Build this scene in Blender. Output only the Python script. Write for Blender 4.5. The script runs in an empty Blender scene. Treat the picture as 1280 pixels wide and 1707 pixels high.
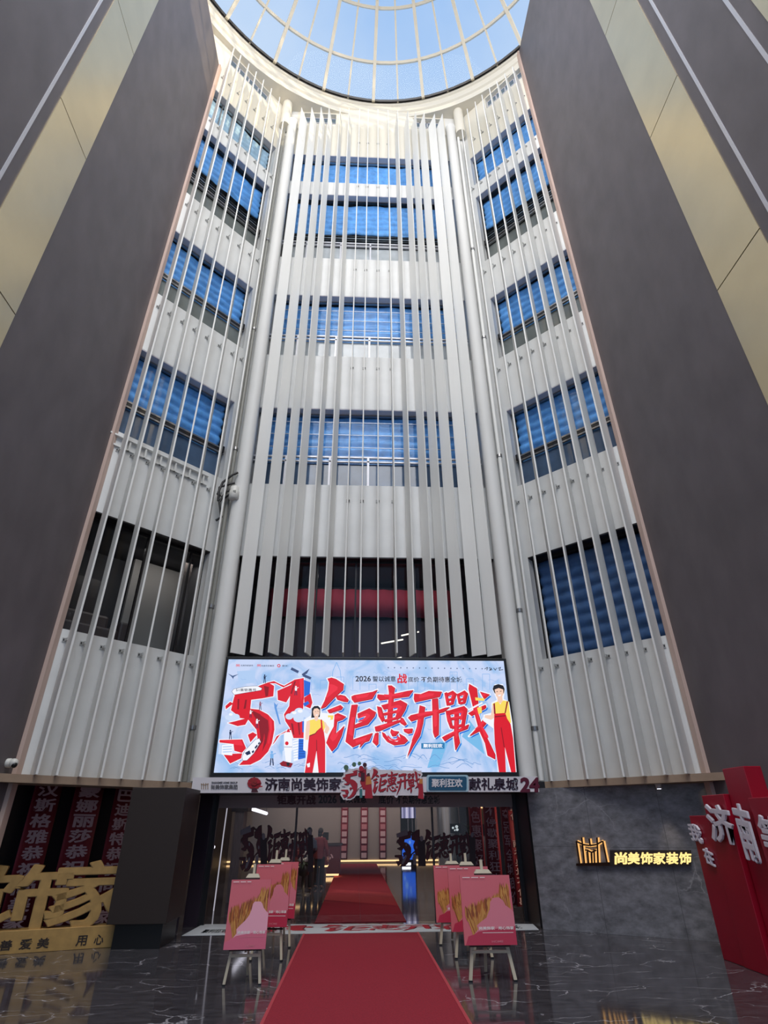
import bpy, bmesh, math, random
from mathutils import Vector, Matrix
from math import sin, cos, radians, pi, sqrt, atan2, degrees

random.seed(7)
SC = bpy.context.scene
COL = SC.collection

# ---------------------------------------------------------------- camera
EYE = 1.7
UPc = Vector((630 - 640, -801 - 853.5, 0)); FWc = Vector((593 - 640, 1373 - 853.5, 0))
F = sqrt(-(UPc.x * FWc.x + UPc.y * FWc.y))
UPc.z = FWc.z = F
UPc.normalize(); FWc.normalize()
RTc = FWc.cross(UPc).normalized()
if RTc.x < 0: RTc = -RTc
FWc = FWc.normalized()
def w2(cx, cy, cz):
    d = Vector((cx, cy, cz)); return Vector((d.dot(RTc), d.dot(FWc), d.dot(UPc)))
cam = bpy.data.cameras.new('camera'); camo = bpy.data.objects.new('camera', cam); COL.objects.link(camo)
ax, ay, az = w2(1, 0, 0), w2(0, -1, 0), w2(0, 0, -1)
camo.matrix_world = Matrix(((ax.x, ay.x, az.x, 0), (ax.y, ay.y, az.y, 0), (ax.z, ay.z, az.z, EYE), (0, 0, 0, 1)))
cam.sensor_fit = 'HORIZONTAL'; cam.sensor_width = 36; cam.lens = 36 * F / 1280
cam.clip_start = 0.05; cam.clip_end = 300
SC.camera = camo

# ---------------------------------------------------------------- look, sky, sun, fill light
SC.view_settings.view_transform = 'Standard'
SC.view_settings.look = 'None'
SC.view_settings.exposure = 0.0
SC.view_settings.gamma = 1.0
SC.view_settings.use_curve_mapping = False
SC.cycles.max_bounces = 10; SC.cycles.transparent_max_bounces = 24

wd = bpy.data.worlds.new('sky'); SC.world = wd; wd.use_nodes = True
nt = wd.node_tree; nt.nodes.clear()
o_ = nt.nodes.new('ShaderNodeOutputWorld'); bg = nt.nodes.new('ShaderNodeBackground')
tc = nt.nodes.new('ShaderNodeTexCoord'); nz = nt.nodes.new('ShaderNodeTexNoise')
nz.inputs['Scale'].default_value = 2.2; nz.inputs['Detail'].default_value = 5; nz.inputs['Roughness'].default_value = .55
rp = nt.nodes.new('ShaderNodeValToRGB')
rp.color_ramp.elements[0].position = .34; rp.color_ramp.elements[0].color = (.34, .55, .90, 1)
rp.color_ramp.elements[1].position = .72; rp.color_ramp.elements[1].color = (.66, .79, .96, 1)
nt.links.new(tc.outputs['Generated'], nz.inputs['Vector']); nt.links.new(nz.outputs['Fac'], rp.inputs['Fac'])
nt.links.new(rp.outputs['Color'], bg.inputs['Color']); bg.inputs['Strength'].default_value = 1.0
nt.links.new(bg.outputs['Background'], o_.inputs['Surface'])

def light(name, kind, loc, energy, color=(1, 1, 1), aim=None, **kw):
    l = bpy.data.lights.new(name, kind); l.energy = energy; l.color = color
    for k, v in kw.items(): setattr(l, k, v)
    o = bpy.data.objects.new(name, l); COL.objects.link(o); o.location = loc
    if aim is not None:
        o.rotation_euler = (Vector(aim) - Vector(loc)).to_track_quat('-Z', 'Y').to_euler()
    return o
SUN_EL = radians(19)
sdir = Vector((.8 * cos(SUN_EL), -.6 * cos(SUN_EL), sin(SUN_EL)))
light('sun', 'SUN', (30, -20, 40), 2.6, (1, .78, .46), aim=Vector((30, -20, 40)) - sdir, angle=radians(.8))
# added fill light, unseen above and behind the viewer, brightening the facade
light('facade_fill', 'AREA', (0.4, -2.6, 26), 3900, (1, .965, .92), aim=(0.4, 10.9, 6), shape='RECTANGLE', size=13, size_y=14)

# ---------------------------------------------------------------- pixel -> place helpers (frame 1280x1707)
O3 = Vector((0, 0, EYE))
def ray(x, y): return w2(x - 640, y - 853.5, F)
def on_plane(x, y, n, p0):
    n = Vector(n); d = ray(x, y); return O3 + d * (n.dot(Vector(p0) - O3) / n.dot(d))
def PY(x, y, Y): return on_plane(x, y, (0, 1, 0), (0, Y, 0))
def PX(x, y, X): return on_plane(x, y, (1, 0, 0), (X, 0, 0))
def PZ(x, y, Z=0): return on_plane(x, y, (0, 0, 1), (0, 0, Z))

# ---------------------------------------------------------------- materials
def lin(c):
    return tuple(((v / 255) / 12.92 if v / 255 <= .04045 else ((v / 255 + .055) / 1.055) ** 2.4) for v in c)
MATS = {}
def mat(name, rgb=(128, 128, 128), rough=.6, metal=0, emit=0, spec=.5, var=0, vscale=6, stretch=None, bump=0, coat=0):
    if name in MATS: return MATS[name]
    m = bpy.data.materials.new(name); m.use_nodes = True; MATS[name] = m
    nt = m.node_tree; b = nt.nodes['Principled BSDF']; c = lin(rgb) + (1,)
    b.inputs['Base Color'].default_value = c; b.inputs['Roughness'].default_value = rough
    b.inputs['Metallic'].default_value = metal; b.inputs['Specular IOR Level'].default_value = spec
    b.inputs['Coat Weight'].default_value = coat
    if emit:
        b.inputs['Emission Color'].default_value = c; b.inputs['Emission Strength'].default_value = emit
        b.inputs['Base Color'].default_value = (0.01, 0.01, 0.01, 1)
    if var or bump:
        tc = nt.nodes.new('ShaderNodeTexCoord'); mp = nt.nodes.new('ShaderNodeMapping'); n = nt.nodes.new('ShaderNodeTexNoise')
        if stretch: mp.inputs['Scale'].default_value = stretch
        n.inputs['Scale'].default_value = vscale; n.inputs['Detail'].default_value = 6
        nt.links.new(tc.outputs['Object'], mp.inputs['Vector']); nt.links.new(mp.outputs['Vector'], n.inputs['Vector'])
        if var:
            r = nt.nodes.new('ShaderNodeValToRGB')
            r.color_ramp.elements[0].position = .3; r.color_ramp.elements[1].position = .7
            r.color_ramp.elements[0].color = tuple(v * (1 - var) for v in c[:3]) + (1,)
            r.color_ramp.elements[1].color = tuple(min(1, v * (1 + var)) for v in c[:3]) + (1,)
            nt.links.new(n.outputs['Fac'], r.inputs['Fac']); nt.links.new(r.outputs['Color'], b.inputs['Base Color'])
        if bump:
            bp = nt.nodes.new('ShaderNodeBump'); bp.inputs['Strength'].default_value = bump; bp.inputs['Distance'].default_value = .02
            nt.links.new(n.outputs['Fac'], bp.inputs['Height']); nt.links.new(bp.outputs['Normal'], b.inputs['Normal'])
    return m
def glass(name, tint=(1, 1, 1), gloss=.12, rough=.02, fres=.55):
    if name in MATS: return MATS[name]
    m = bpy.data.materials.new(name); m.use_nodes = True; MATS[name] = m
    nt = m.node_tree; nt.nodes.clear()
    o = nt.nodes.new('ShaderNodeOutputMaterial'); t = nt.nodes.new('ShaderNodeBsdfTransparent'); g = nt.nodes.new('ShaderNodeBsdfGlossy')
    t.inputs['Color'].default_value = tint + (1,); g.inputs['Roughness'].default_value = rough
    fr = nt.nodes.new('ShaderNodeLayerWeight'); fr.inputs['Blend'].default_value = .35
    mu = nt.nodes.new('ShaderNodeMath'); mu.operation = 'MULTIPLY_ADD'; mu.inputs[1].default_value = fres; mu.inputs[2].default_value = gloss
    mx = nt.nodes.new('ShaderNodeMixShader')
    ge = nt.nodes.new('ShaderNodeNewGeometry'); inv = nt.nodes.new('ShaderNodeMath'); inv.operation = 'SUBTRACT'; inv.inputs[0].default_value = 1
    nt.links.new(ge.outputs['Backfacing'], inv.inputs[1]); m2 = nt.nodes.new('ShaderNodeMath'); m2.operation = 'MULTIPLY'
    nt.links.new(fr.outputs['Fresnel'], mu.inputs[0]); nt.links.new(mu.outputs[0], m2.inputs[0]); nt.links.new(inv.outputs[0], m2.inputs[1]); nt.links.new(m2.outputs[0], mx.inputs['Fac'])
    nt.links.new(t.outputs[0], mx.inputs[1]); nt.links.new(g.outputs[0], mx.inputs[2]); nt.links.new(mx.outputs[0], o.inputs['Surface'])
    return m
def marble(name, base, vein, rough, scale, vein_w=.012, tile=None, vein_amt=1.0):
    m = bpy.data.materials.new(name); m.use_nodes = True; MATS[name] = m
    nt = m.node_tree; b = nt.nodes['Principled BSDF']; b.inputs['Roughness'].default_value = rough
    L = nt.links.new; N = nt.nodes.new
    tc = N('ShaderNodeTexCoord'); n1 = N('ShaderNodeTexNoise'); n1.inputs['Scale'].default_value = scale * .8; n1.inputs['Detail'].default_value = 7
    L(tc.outputs['Object'], n1.inputs['Vector'])
    n3 = N('ShaderNodeTexNoise'); n3.inputs['Scale'].default_value = scale * 2.6; n3.inputs['Detail'].default_value = 9; n3.inputs['Roughness'].default_value = .65
    mp = N('ShaderNodeMapping'); mp.inputs['Rotation'].default_value = (0, 0, .5); mp.inputs['Scale'].default_value = (.7, 2.0, 2.0)
    L(tc.outputs['Object'], mp.inputs['Vector']); L(mp.outputs['Vector'], n3.inputs['Vector'])
    mixv = N('ShaderNodeMixRGB'); mixv.blend_type = 'LINEAR_LIGHT'; mixv.inputs['Fac'].default_value = .45
    L(mp.outputs['Vector'], mixv.inputs[1]); L(n1.outputs['Color'], mixv.inputs[2])
    v = N('ShaderNodeTexVoronoi'); v.feature = 'DISTANCE_TO_EDGE'; v.inputs['Scale'].default_value = scale * .55
    L(mixv.outputs['Color'], v.inputs['Vector'])
    r1 = N('ShaderNodeValToRGB'); r1.color_ramp.elements[0].position = 0; r1.color_ramp.elements[0].color = (1, 1, 1, 1)
    r1.color_ramp.elements[1].position = vein_w * 2; r1.color_ramp.elements[1].color = (0, 0, 0, 1)
    L(v.outputs['Distance'], r1.inputs['Fac'])
    r2 = N('ShaderNodeValToRGB'); r2.color_ramp.elements[0].position = .45; r2.color_ramp.elements[1].position = .62
    n2 = N('ShaderNodeTexNoise'); n2.inputs['Scale'].default_value = scale * .7; L(tc.outputs['Object'], n2.inputs['Vector']); L(n2.outputs['Fac'], r2.inputs['Fac'])
    mm = N('ShaderNodeMath'); mm.operation = 'MULTIPLY'; L(r1.outputs['Color'], mm.inputs[0]); L(r2.outputs['Color'], mm.inputs[1])
    mm2 = N('ShaderNodeMath'); mm2.operation = 'MULTIPLY'; mm2.inputs[1].default_value = vein_amt; L(mm.outputs[0], mm2.inputs[0])
    r3 = N('ShaderNodeValToRGB'); bb = lin(base)
    r3.color_ramp.elements[0].position = .3; r3.color_ramp.elements[0].color = tuple(x * .55 for x in bb) + (1,)
    r3.color_ramp.elements[1].position = .75; r3.color_ramp.elements[1].color = tuple(x * 1.75 for x in bb) + (1,)
    L(n3.outputs['Fac'], r3.inputs['Fac'])
    mx = N('ShaderNodeMixRGB'); mx.inputs[2].default_value = lin(vein) + (1,)
    L(mm2.outputs[0], mx.inputs['Fac']); L(r3.outputs['Color'], mx.inputs[1])
    out = mx.outputs['Color']
    if tile:
        br = N('ShaderNodeTexBrick'); br.offset = 0; br.inputs['Scale'].default_value = 1; br.inputs['Mortar Size'].default_value = .003
        br.inputs['Brick Width'].default_value = tile[0]; br.inputs['Row Height'].default_value = tile[1]
        mp2 = N('ShaderNodeMapping'); mp2.inputs['Rotation'].default_value = tile[2]
        L(tc.outputs['Object'], mp2.inputs['Vector']); L(mp2.outputs['Vector'], br.inputs['Vector'])
        m3 = N('ShaderNodeMixRGB'); L(br.outputs['Fac'], m3.inputs['Fac']); L(out, m3.inputs[1]); m3.inputs[2].default_value = tuple(x * .4 for x in bb) + (1,)
        out = m3.outputs['Color']
    L(out, b.inputs['Base Color'])
    return m

M_WALL = mat('white_paint', (226, 226, 224), .6, var=.05, vscale=1.5)
M_FIN = mat('white_fin_metal', (228, 228, 225), .6, var=.05, vscale=2, stretch=(1, 1, .15))
M_REVEAL = mat('reveal_grey', (196, 190, 194), .7)
M_GREY = mat('grey_cladding', (98, 92, 96), .5, var=.14, vscale=3.0, stretch=(.6, .6, .35))
M_METAL = mat('champagne_panel', (212, 197, 164), .28, metal=.85, var=.06, vscale=.9)
M_LINE = mat('pale_metal_strip', (205, 205, 212), .35, metal=.2)
M_TRIM = mat('rose_wood_trim', (206, 180, 168), .5, var=.08, vscale=8, stretch=(1, 1, .1))
M_BEAM = mat('tan_beam', (158, 136, 116), .55, var=.08, vscale=5)
M_CREAM = mat('cream_plaster', (226, 221, 208), .65)
M_DARK = mat('dark_metal', (30, 27, 29), .35)
M_BLACK = mat('black_plastic', (14, 14, 16), .4)
M_STEEL = mat('brushed_steel', (150, 150, 152), .3, metal=.8)
M_ROOM = mat('dim_room', (70, 68, 70), .9)
M_WGLASS = glass('window_glass', (.93, .97, 1), .008, .03, .2)
M_DGLASS = glass('dome_glass', (.97, .985, 1), 0, .02, .12)
M_LGLASS = glass('lobby_glass', (.8, .78, .8), .012, .02, .3)
M_CABLE = mat('black_cable', (25, 25, 28), .5)
M_PIPE = mat('grey_pipe', (140, 140, 134), .45)
M_BOXW = mat('off_white_plastic', (215, 214, 208), .4)
M_BLIND = mat('blue_quilt', (112, 176, 240), .55, var=.22, vscale=5)
M_SKYREFL = mat('sky_reflection_tint', (196, 218, 232), .6, var=.2, vscale=1.6, stretch=(3, 3, .2))  # pale tone painting the sky reflected in the left wing's top glass
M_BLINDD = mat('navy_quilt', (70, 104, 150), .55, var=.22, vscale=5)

# ---------------------------------------------------------------- mesh builder
class MB:
    def __init__(s): s.v = []; s.f = []; s.m = []; s.mats = []; s.sm = []
    def mi(s, m):
        if m not in s.mats: s.mats.append(m)
        return s.mats.index(m)
    def add(s, vs, fs, m, smooth=False):
        k = len(s.v); s.v += [Vector(p) for p in vs]; i = s.mi(m)
        for f in fs: s.f.append([k + a for a in f]); s.m.append(i); s.sm.append(smooth)
    def hexa(s, p, m):   # 8 points: bottom 4 ccw, top 4
        s.add(p, [(0, 3, 2, 1), (4, 5, 6, 7), (0, 1, 5, 4), (1, 2, 6, 5), (2, 3, 7, 6), (3, 0, 4, 7)], m)
    def box(s, a, b, m):
        x0, y0, z0 = a; x1, y1, z1 = b
        s.hexa([(x0, y0, z0), (x1, y0, z0), (x1, y1, z0), (x0, y1, z0), (x0, y0, z1), (x1, y0, z1), (x1, y1, z1), (x0, y1, z1)], m)
    def obox(s, c, ux, uy, uz, m):  # centre + half vectors
        c, ux, uy, uz = Vector(c), Vector(ux), Vector(uy), Vector(uz)
        s.hexa([c - ux - uy - uz, c + ux - uy - uz, c + ux + uy - uz, c - ux + uy - uz, c - ux - uy + uz, c + ux - uy + uz, c + ux + uy + uz, c - ux + uy + uz], m)
    def poly(s, pts, m): s.add(pts, [tuple(range(len(pts)))], m)
    def prism(s, pts, d, m):
        n = len(pts); d = Vector(d); a = [Vector(p) for p in pts]
        fs = [tuple(range(n)), tuple(range(2 * n - 1, n - 1, -1))] + [(i, i + n, (i + 1) % n + n, (i + 1) % n) for i in range(n)]
        s.add(a + [p + d for p in a], fs, m)
    def tube(s, path, r, m, n=8, cap=True):
        P = [Vector(p) for p in path]; R = r if isinstance(r, (list, tuple)) else [r] * len(P)
        vs = []; ref = None
        for i, p in enumerate(P):
            t = (P[min(i + 1, len(P) - 1)] - P[max(i - 1, 0)]).normalized()
            if ref is None: ref = Vector((0, 0, 1)) if abs(t.z) < .9 else Vector((1, 0, 0))
            a = (ref - t * ref.dot(t)).normalized(); b = t.cross(a); ref = a
            vs += [p + (a * cos(2 * pi * k / n) + b * sin(2 * pi * k / n)) * R[i] for k in range(n)]
        fs = [(i * n + k, i * n + (k + 1) % n, (i + 1) * n + (k + 1) % n, (i + 1) * n + k) for i in range(len(P) - 1) for k in range(n)]
        s.add(vs, fs, m, True)
        if cap:
            k = len(vs) - n; s.add(vs[:n], [tuple(range(n - 1, -1, -1))], m); s.add(vs[k:], [tuple(range(n))], m)
    def lathe(s, c, prof, m, n=20):
        c = Vector(c); vs = [c + Vector((r * cos(2 * pi * k / n), r * sin(2 * pi * k / n), z)) for r, z in prof for k in range(n)]
        fs = [(i * n + k, i * n + (k + 1) % n, (i + 1) * n + (k + 1) % n, (i + 1) * n + k) for i in range(len(prof) - 1) for k in range(n)]
        s.add(vs, fs, m, True)
        s.add(vs[:n], [tuple(range(n - 1, -1, -1))], m); s.add(vs[-n:], [tuple(range(n))], m)
    def ball(s, c, r, m, n=14, sc=(1, 1, 1)):
        c = Vector(c); rows = n // 2
        vs = [c + Vector((r * sc[0] * sin(pi * i / rows) * cos(2 * pi * k / n), r * sc[1] * sin(pi * i / rows) * sin(2 * pi * k / n), r * sc[2] * cos(pi * i / rows))) for i in range(rows + 1) for k in range(n)]
        s.add(vs, [(i * n + k, (i + 1) * n + k, (i + 1) * n + (k + 1) % n, i * n + (k + 1) % n) for i in range(rows) for k in range(n)], m, True)
    def build(s, name, parent=None, label=None, cat=None, group=None, kind=None, loc=None, bevel=0):
        me = bpy.data.meshes.new(name); off = Vector(loc) if loc else Vector((0, 0, 0))
        me.from_pydata([tuple(v - off) for v in s.v], [], s.f)
        for m in s.mats: me.materials.append(m)
        me.polygons.foreach_set('material_index', s.m); me.polygons.foreach_set('use_smooth', s.sm)
        me.validate(); me.update()
        o = bpy.data.objects.new(name, me); COL.objects.link(o); o.location = off
        if parent is not None:
            o.parent = parent; 
        tag(o, label, cat, group, kind)
        if bevel:
            md = o.modifiers.new('bevel', 'BEVEL'); md.width = bevel; md.segments = 2; md.limit_method = 'ANGLE'
        return o
def tag(o, label=None, cat=None, group=None, kind=None):
    if label: o['label'] = label
    if cat: o['category'] = cat
    if group: o['group'] = group
    if kind: o['kind'] = kind
    return o
def empty(name, label=None, cat=None, group=None, kind=None, loc=(0, 0, 0), rz=0):
    o = bpy.data.objects.new(name, None); COL.objects.link(o); o.location = loc; o.rotation_euler = (0, 0, rz); o.empty_display_size = .1
    return tag(o, label, cat, group, kind)
def part(mb, name, root, label=None, kind=None, **k):
    """a part whose mesh was laid out in world coordinates: put it under root keeping its place"""
    o = mb.build(name, label=label, kind=kind, **k); o.parent = root
    bpy.context.view_layer.update() if False else None
    o.matrix_parent_inverse = Matrix.LocRotScale(root_loc(root), root.rotation_euler.to_quaternion(), None).inverted()
    return o
def sub(mb, name, parent_part, root, label=None):
    """a sub-part laid out in world coordinates, hung under a part of root"""
    o = mb.build(name, label=label); o.parent = parent_part
    o.matrix_parent_inverse = (Matrix.LocRotScale(root_loc(root), root.rotation_euler.to_quaternion(), None) @ parent_part.matrix_parent_inverse @ Matrix.Translation(parent_part.location)).inverted()
    return o
def root_loc(r):
    p = Vector(r.location)
    return p
def copy_tree(o, parent=None):
    c = o.copy(); COL.objects.link(c)
    if parent is not None: c.parent = parent
    for ch in list(o.children): copy_tree(ch, c)
    return c

# lettering: glyph outlines from Blender's built-in font
_TX = {}
def glyphs(body, bold=.015):
    k = (body, bold)
    if k not in _TX:
        c = bpy.data.curves.new('lettering', 'FONT'); c.body = body; c.offset = bold; c.extrude = .05; c.resolution_u = 3
        o = bpy.data.objects.new('lettering', c); COL.objects.link(o)
        dg = bpy.context.evaluated_depsgraph_get(); dg.update()
        me = bpy.data.meshes.new_from_object(o.evaluated_get(dg))
        vs = [v.co.copy() for v in me.vertices]; fs = [tuple(p.vertices) for p in me.polygons]
        bpy.data.objects.remove(o); bpy.data.meshes.remove(me); bpy.data.curves.remove(c)
        x0, x1 = min(v.x for v in vs), max(v.x for v in vs); y0, y1 = min(v.y for v in vs), max(v.y for v in vs)
        _TX[k] = ([((v.x - x0) / (x1 - x0), (v.y - y0) / (y1 - y0), (v.z + .05) / .1) for v in vs], fs, x1 - x0, y1 - y0)
    return _TX[k]
def text(mb, body, m, fn, bold=.015):
    """fn(u, v, t): u right 0..1, v up 0..1, t depth 0..1 towards the reader -> point"""
    ex = max(0, bold - .012); vs, fs, w, h = glyphs(body, min(bold, .012))
    dirs = [(0, 0)] if ex < .004 else [(0, 0)] + [(ex * cos(2 * pi * k / 8) / w, ex * sin(2 * pi * k / 8) / h) for k in range(8)]
    for k, (dx, dy) in enumerate(dirs): mb.add([fn(u + dx, v + dy, t * (1 - .05 * k)) for u, v, t in vs], fs, m)
def rect_fn(o, u, v, n):
    o, u, v, n = Vector(o), Vector(u), Vector(v), Vector(n)
    return lambda a, b, t: o + u * a + v * b + n * t

# ---------------------------------------------------------------- facade frames
R2 = 1 / sqrt(2)
class Fac:
    def __init__(s, o, sd, nd): s.o = Vector(o + (0,)); s.s = Vector(sd + (0,)); s.n = Vector(nd + (0,))
    def p(s, a, n, z): return s.o + s.s * a + s.n * n + Vector((0, 0, z))
    def box(s, mb, s0, s1, n0, n1, z0, z1, m):
        q = [(s0, n0), (s1, n0), (s1, n1), (s0, n1)]
        mb.hexa([s.p(a, n, z0) for a, n in q] + [s.p(a, n, z1) for a, n in q], m)
FC = Fac((0, 12.55), (1, 0), (0, -1))
FL = Fac((-3.42, 12.55), (-R2, -R2), (R2, -R2))
FR = Fac((4.05, 12.55), (R2, -R2), (-R2, -R2))
ROWS = {'A': (4.92, 7.45), 'B': (9.53, 12.12), 'C': (14.16, 16.87), 'D': (18.75, 22.47), 'E': (23.25, 25.1)}

# ================================================================= SETTING
g = MB(); g.box((-14, -10, -.3), (14, 34, 0), marble('floor_marble', (66, 64, 69), (190, 188, 196), .07, 2.2, .008, (1.2, 1.2, (0, 0, 0)), 1.0))
g.build('floor', kind='structure', label='polished dark grey marble floor with white veins')

def facade(name, fc, s0, s1, w0, w1, zb, label, clere):
    b = MB(); T = -.32
    zt = 29.3
    fc.box(b, s0, w0, T, 0, zb, zt, M_WALL); fc.box(b, w1, s1, T, 0, zb, zt, M_WALL)
    zs = [zb] + [z for k in 'ABCDE' for z in ROWS[k]]
    for i in range(0, len(zs) - 1, 2): fc.box(b, w0, w1, T, 0, zs[i], zs[i + 1], M_WALL)
    # top band above row E pierced by the clerestory
    top = ROWS['E'][1]
    fc.box(b, w0, w1, T, 0, top, 27.45, M_CREAM); fc.box(b, w0, w1, T, 0, 28.25, zt, M_CREAM)
    edges = sorted(clere); cur = w0
    for a, c in edges:
        if a > cur: fc.box(b, cur, a, T, 0, 27.45, 28.25, M_CREAM)
        cur = c
    if cur < w1: fc.box(b, cur, w1, T, 0, 27.45, 28.25, M_CREAM)
    # grey soffit lining of each opening
    for k in 'ABCDE':
        fc.box(b, w0 + .002, w1 - .002, T + .01, -.004, ROWS[k][1] - .03, ROWS[k][1] + .0, M_REVEAL if k != 'A' else M_DARK)
    b.build(name, kind='structure', label=label)
facade('wall_back', FC, -3.42, 4.05, -2.98, 3.32, 2.42, 'white facade wall of the bay above the entrance', [(-2.7, -1.35), (1.95, 3.2)])
facade('wall_left_wing', FL, 0, 4.3, .28, 4.0, 2.42, 'white facade wall of the left angled wing', [(.95, 2.75)])
facade('wall_right_wing', FR, 0, 4.3, .15, 4.0, 2.42, 'white facade wall of the right angled wing', [(1.2, 2.9)])

# tan beams under the wings and soffits behind them
for nm, fc, a0, a1 in (('trim_1', FL, .05, 4.0), ('trim_2', FR, -.05, 4.0)):
    b = MB(); fc.box(b, a0, a1, -.3, .36, 2.3, 2.42, M_BEAM); b.build(nm, kind='structure', label='tan beam closing the bottom of the %s wing' % ('left' if fc is FL else 'right'))
b = MB(); FC.box(b, -3.42, 4.05, -.95, 0.25, 2.24, 2.42, M_DARK); b.build('ceiling_entrance', kind='structure', label='dark soffit over the entrance doors')

# ring beam and roof slab with the round opening
CX, CY, RR = .49, 4.1, 8.4
def ring(mb, prof, m, n=120):
    vs = [(CX + r * cos(2 * pi * k / n), CY + r * sin(2 * pi * k / n), z) for k in range(n) for r, z in prof]; q = len(prof)
    fs = [(k * q + i, k * q + (i + 1) % q, ((k + 1) % n) * q + (i + 1) % q, ((k + 1) % n) * q + i) for k in range(n) for i in range(q)]
    mb.add(vs, fs, m, False)
b = MB()
ring(b, [(RR, 29.32), (RR, 29.12), (RR + .07, 29.08), (RR + .07, 28.72), (RR + .14, 28.66), (RR + .14, 28.34), (RR + 3.6, 28.34), (RR + 3.6, 29.32)], M_CREAM)
b.build('ceiling', kind='structure', label='cream ring beam around the round roof opening')

# side walls of the hall: grey cladding, champagne strip, grey again
def side(name, X, sg, top, ys, yend, lbl):
    b = MB(); x0, x1 = (X - .5, X) if sg < 0 else (X, X + .5)
    Yn, Ym0, Ym1 = ys[0], ys[1], ys[2]
    b.box((x0, Yn, 0), (x1, yend, top), M_GREY)                       # far slab
    b.box((x0, -8, 0), (x1, Ym1, top), M_GREY)
    b.build(name, kind='structure', label=lbl)
    return x0, x1
side('wall_left', -5.62, -1, 26.6, (6.5, 6.5, 5.42), 10.35, 'dark grey clad side wall on the left')
side('wall_right', 6.12, 1, 29.2, (6.27, 6.27, 5.12), 10.45, 'dark grey clad side wall on the right')
def metal_strip(name, X, sg, y0, y1, top, lbl, nseam=6):
    b = MB(); d = .015 * -sg
    zs = [0] + [top * (i + 1) / nseam for i in range(nseam)]
    for i in range(nseam):
        a, c = sorted((X + d * 1.0, X + .45 * sg)); b.box((a, y0, zs[i] + .012), (c, y1, zs[i + 1] - .012), M_METAL)
    a, c = sorted((X + .02 * sg, X + .44 * sg)); b.box((a, y0 + .02, 0), (c, y1 - .02, top), M_DARK)
    b.build(name, kind='structure', label=lbl)
metal_strip('trim_3', -5.62, -1, 5.42, 6.5, 26.6, 'champagne metal panel strip in the left side wall')
metal_strip('trim_4', 6.12, 1, 5.12, 6.27, 29.2, 'champagne metal panel strip in the right side wall')
metal_strip('trim_5', 6.12, 1, 2.4, 3.5, 29.2, 'second champagne strip of the right side wall, nearer the viewer')
for nm, x, y, t, lb in (('trim_6', -5.62, 5.17, 26.6, 'thin pale vertical line in the left side wall'), ('trim_7', 6.12, 4.86, 29.2, 'thin pale vertical line in the right side wall'), ('trim_8', 6.12, 3.78, 29.2, 'second thin pale vertical line of the right side wall')):
    b = MB(); b.box((x - .012, y - .03, 0), (x + .012, y + .03, t), M_LINE); b.build(nm, kind='structure', label=lb)
for nm, x, y, t, sg, lb in (('trim_9', -5.62, 10.35, 26.6, -1, 'rose wood edge post of the left side wall'), ('trim_10', 6.12, 10.45, 29.2, 1, 'rose wood edge post of the right side wall')):
    b = MB(); b.box((min(x - .07 * sg, x + .2 * sg), y - .1, 0), (max(x - .07 * sg, x + .2 * sg), y + .06, t), M_TRIM); b.build(nm, kind='structure', label=lb)
# stepped cornice on top of the left side wall and the plaster above it
b = MB()
b.box((-6.1, -8, 26.6), (-5.64, 10.35, 26.72), M_TRIM); b.box((-6.14, -8, 26.74), (-5.70, 10.32, 26.95), M_TRIM); b.box((-7.4, -8, 26.95), (-6.0, 10.3, 28.34), M_CREAM)
b.build('trim_11', kind='structure', label='rose wood cornice along the top of the left side wall')

# ================================================================= SKYLIGHT DOME
SPH_R, SPH_Z = 10.5, 23.0
M_RIB = mat('dome_rib', (222, 214, 196), .5)
def dome_pt(r, ang): return Vector((CX + r * sin(ang), CY + r * cos(ang), SPH_Z + sqrt(SPH_R ** 2 - r * r)))
HOOPS = [8.39, 7.42, 5.97, 4.4, 2.8, 1.3]
dome = empty('skylight_dome', 'glass skylight dome with cream ribs above the ring beam', 'skylight', loc=(CX, CY, 29.32))
def bar(mb, pts, w, h, m):
    """rectangular bar following pts on the sphere, h towards the centre"""
    c = Vector((CX, CY, SPH_Z))
    for a, b_ in zip(pts[:-1], pts[1:]):
        t = (b_ - a); nrm = ((a + b_) / 2 - c).normalized(); sd = t.cross(nrm).normalized()
        mb.obox((a + b_) / 2 - nrm * h * .5, t * .52, sd * w * .5, nrm * h * .5, m)
for k in range(24):
    an = radians(-1.8 + 15 * k); b = MB()
    bar(b, [dome_pt(RR * (1 - i / 12) + .9 * (i / 12), an) for i in range(13)], .13, .2, M_RIB); part(b, 'rib', dome)
    b = MB(); bar(b, [dome_pt(RR + (2.8 - RR) * i / 8, an + radians(7.4)) for i in range(9)], .07, .11, M_RIB); part(b, 'glazing_bar', dome)
for r in HOOPS:
    b = MB(); bar(b, [dome_pt(r, 2 * pi * i / 96) for i in range(97)], .1 if r < 8 else .08, .13, M_RIB if r < 8 else M_DARK); part(b, 'hoop', dome)
b = MB(); n = 96; rs = [RR + .02, 7.8, 7.0, 6.0, 5.0, 4.0, 3.0, 2.0, 1.0, .05]
vs = [dome_pt(r, 2 * pi * k / n) + Vector((0, 0, .02)) for r in rs for k in range(n)]
b.add(vs, [(i * n + k, i * n + (k + 1) % n, (i + 1) * n + (k + 1) % n, (i + 1) * n + k) for i in range(len(rs) - 1) for k in range(n)], M_DGLASS, True)
part(b, 'glass_pane', dome)

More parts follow.
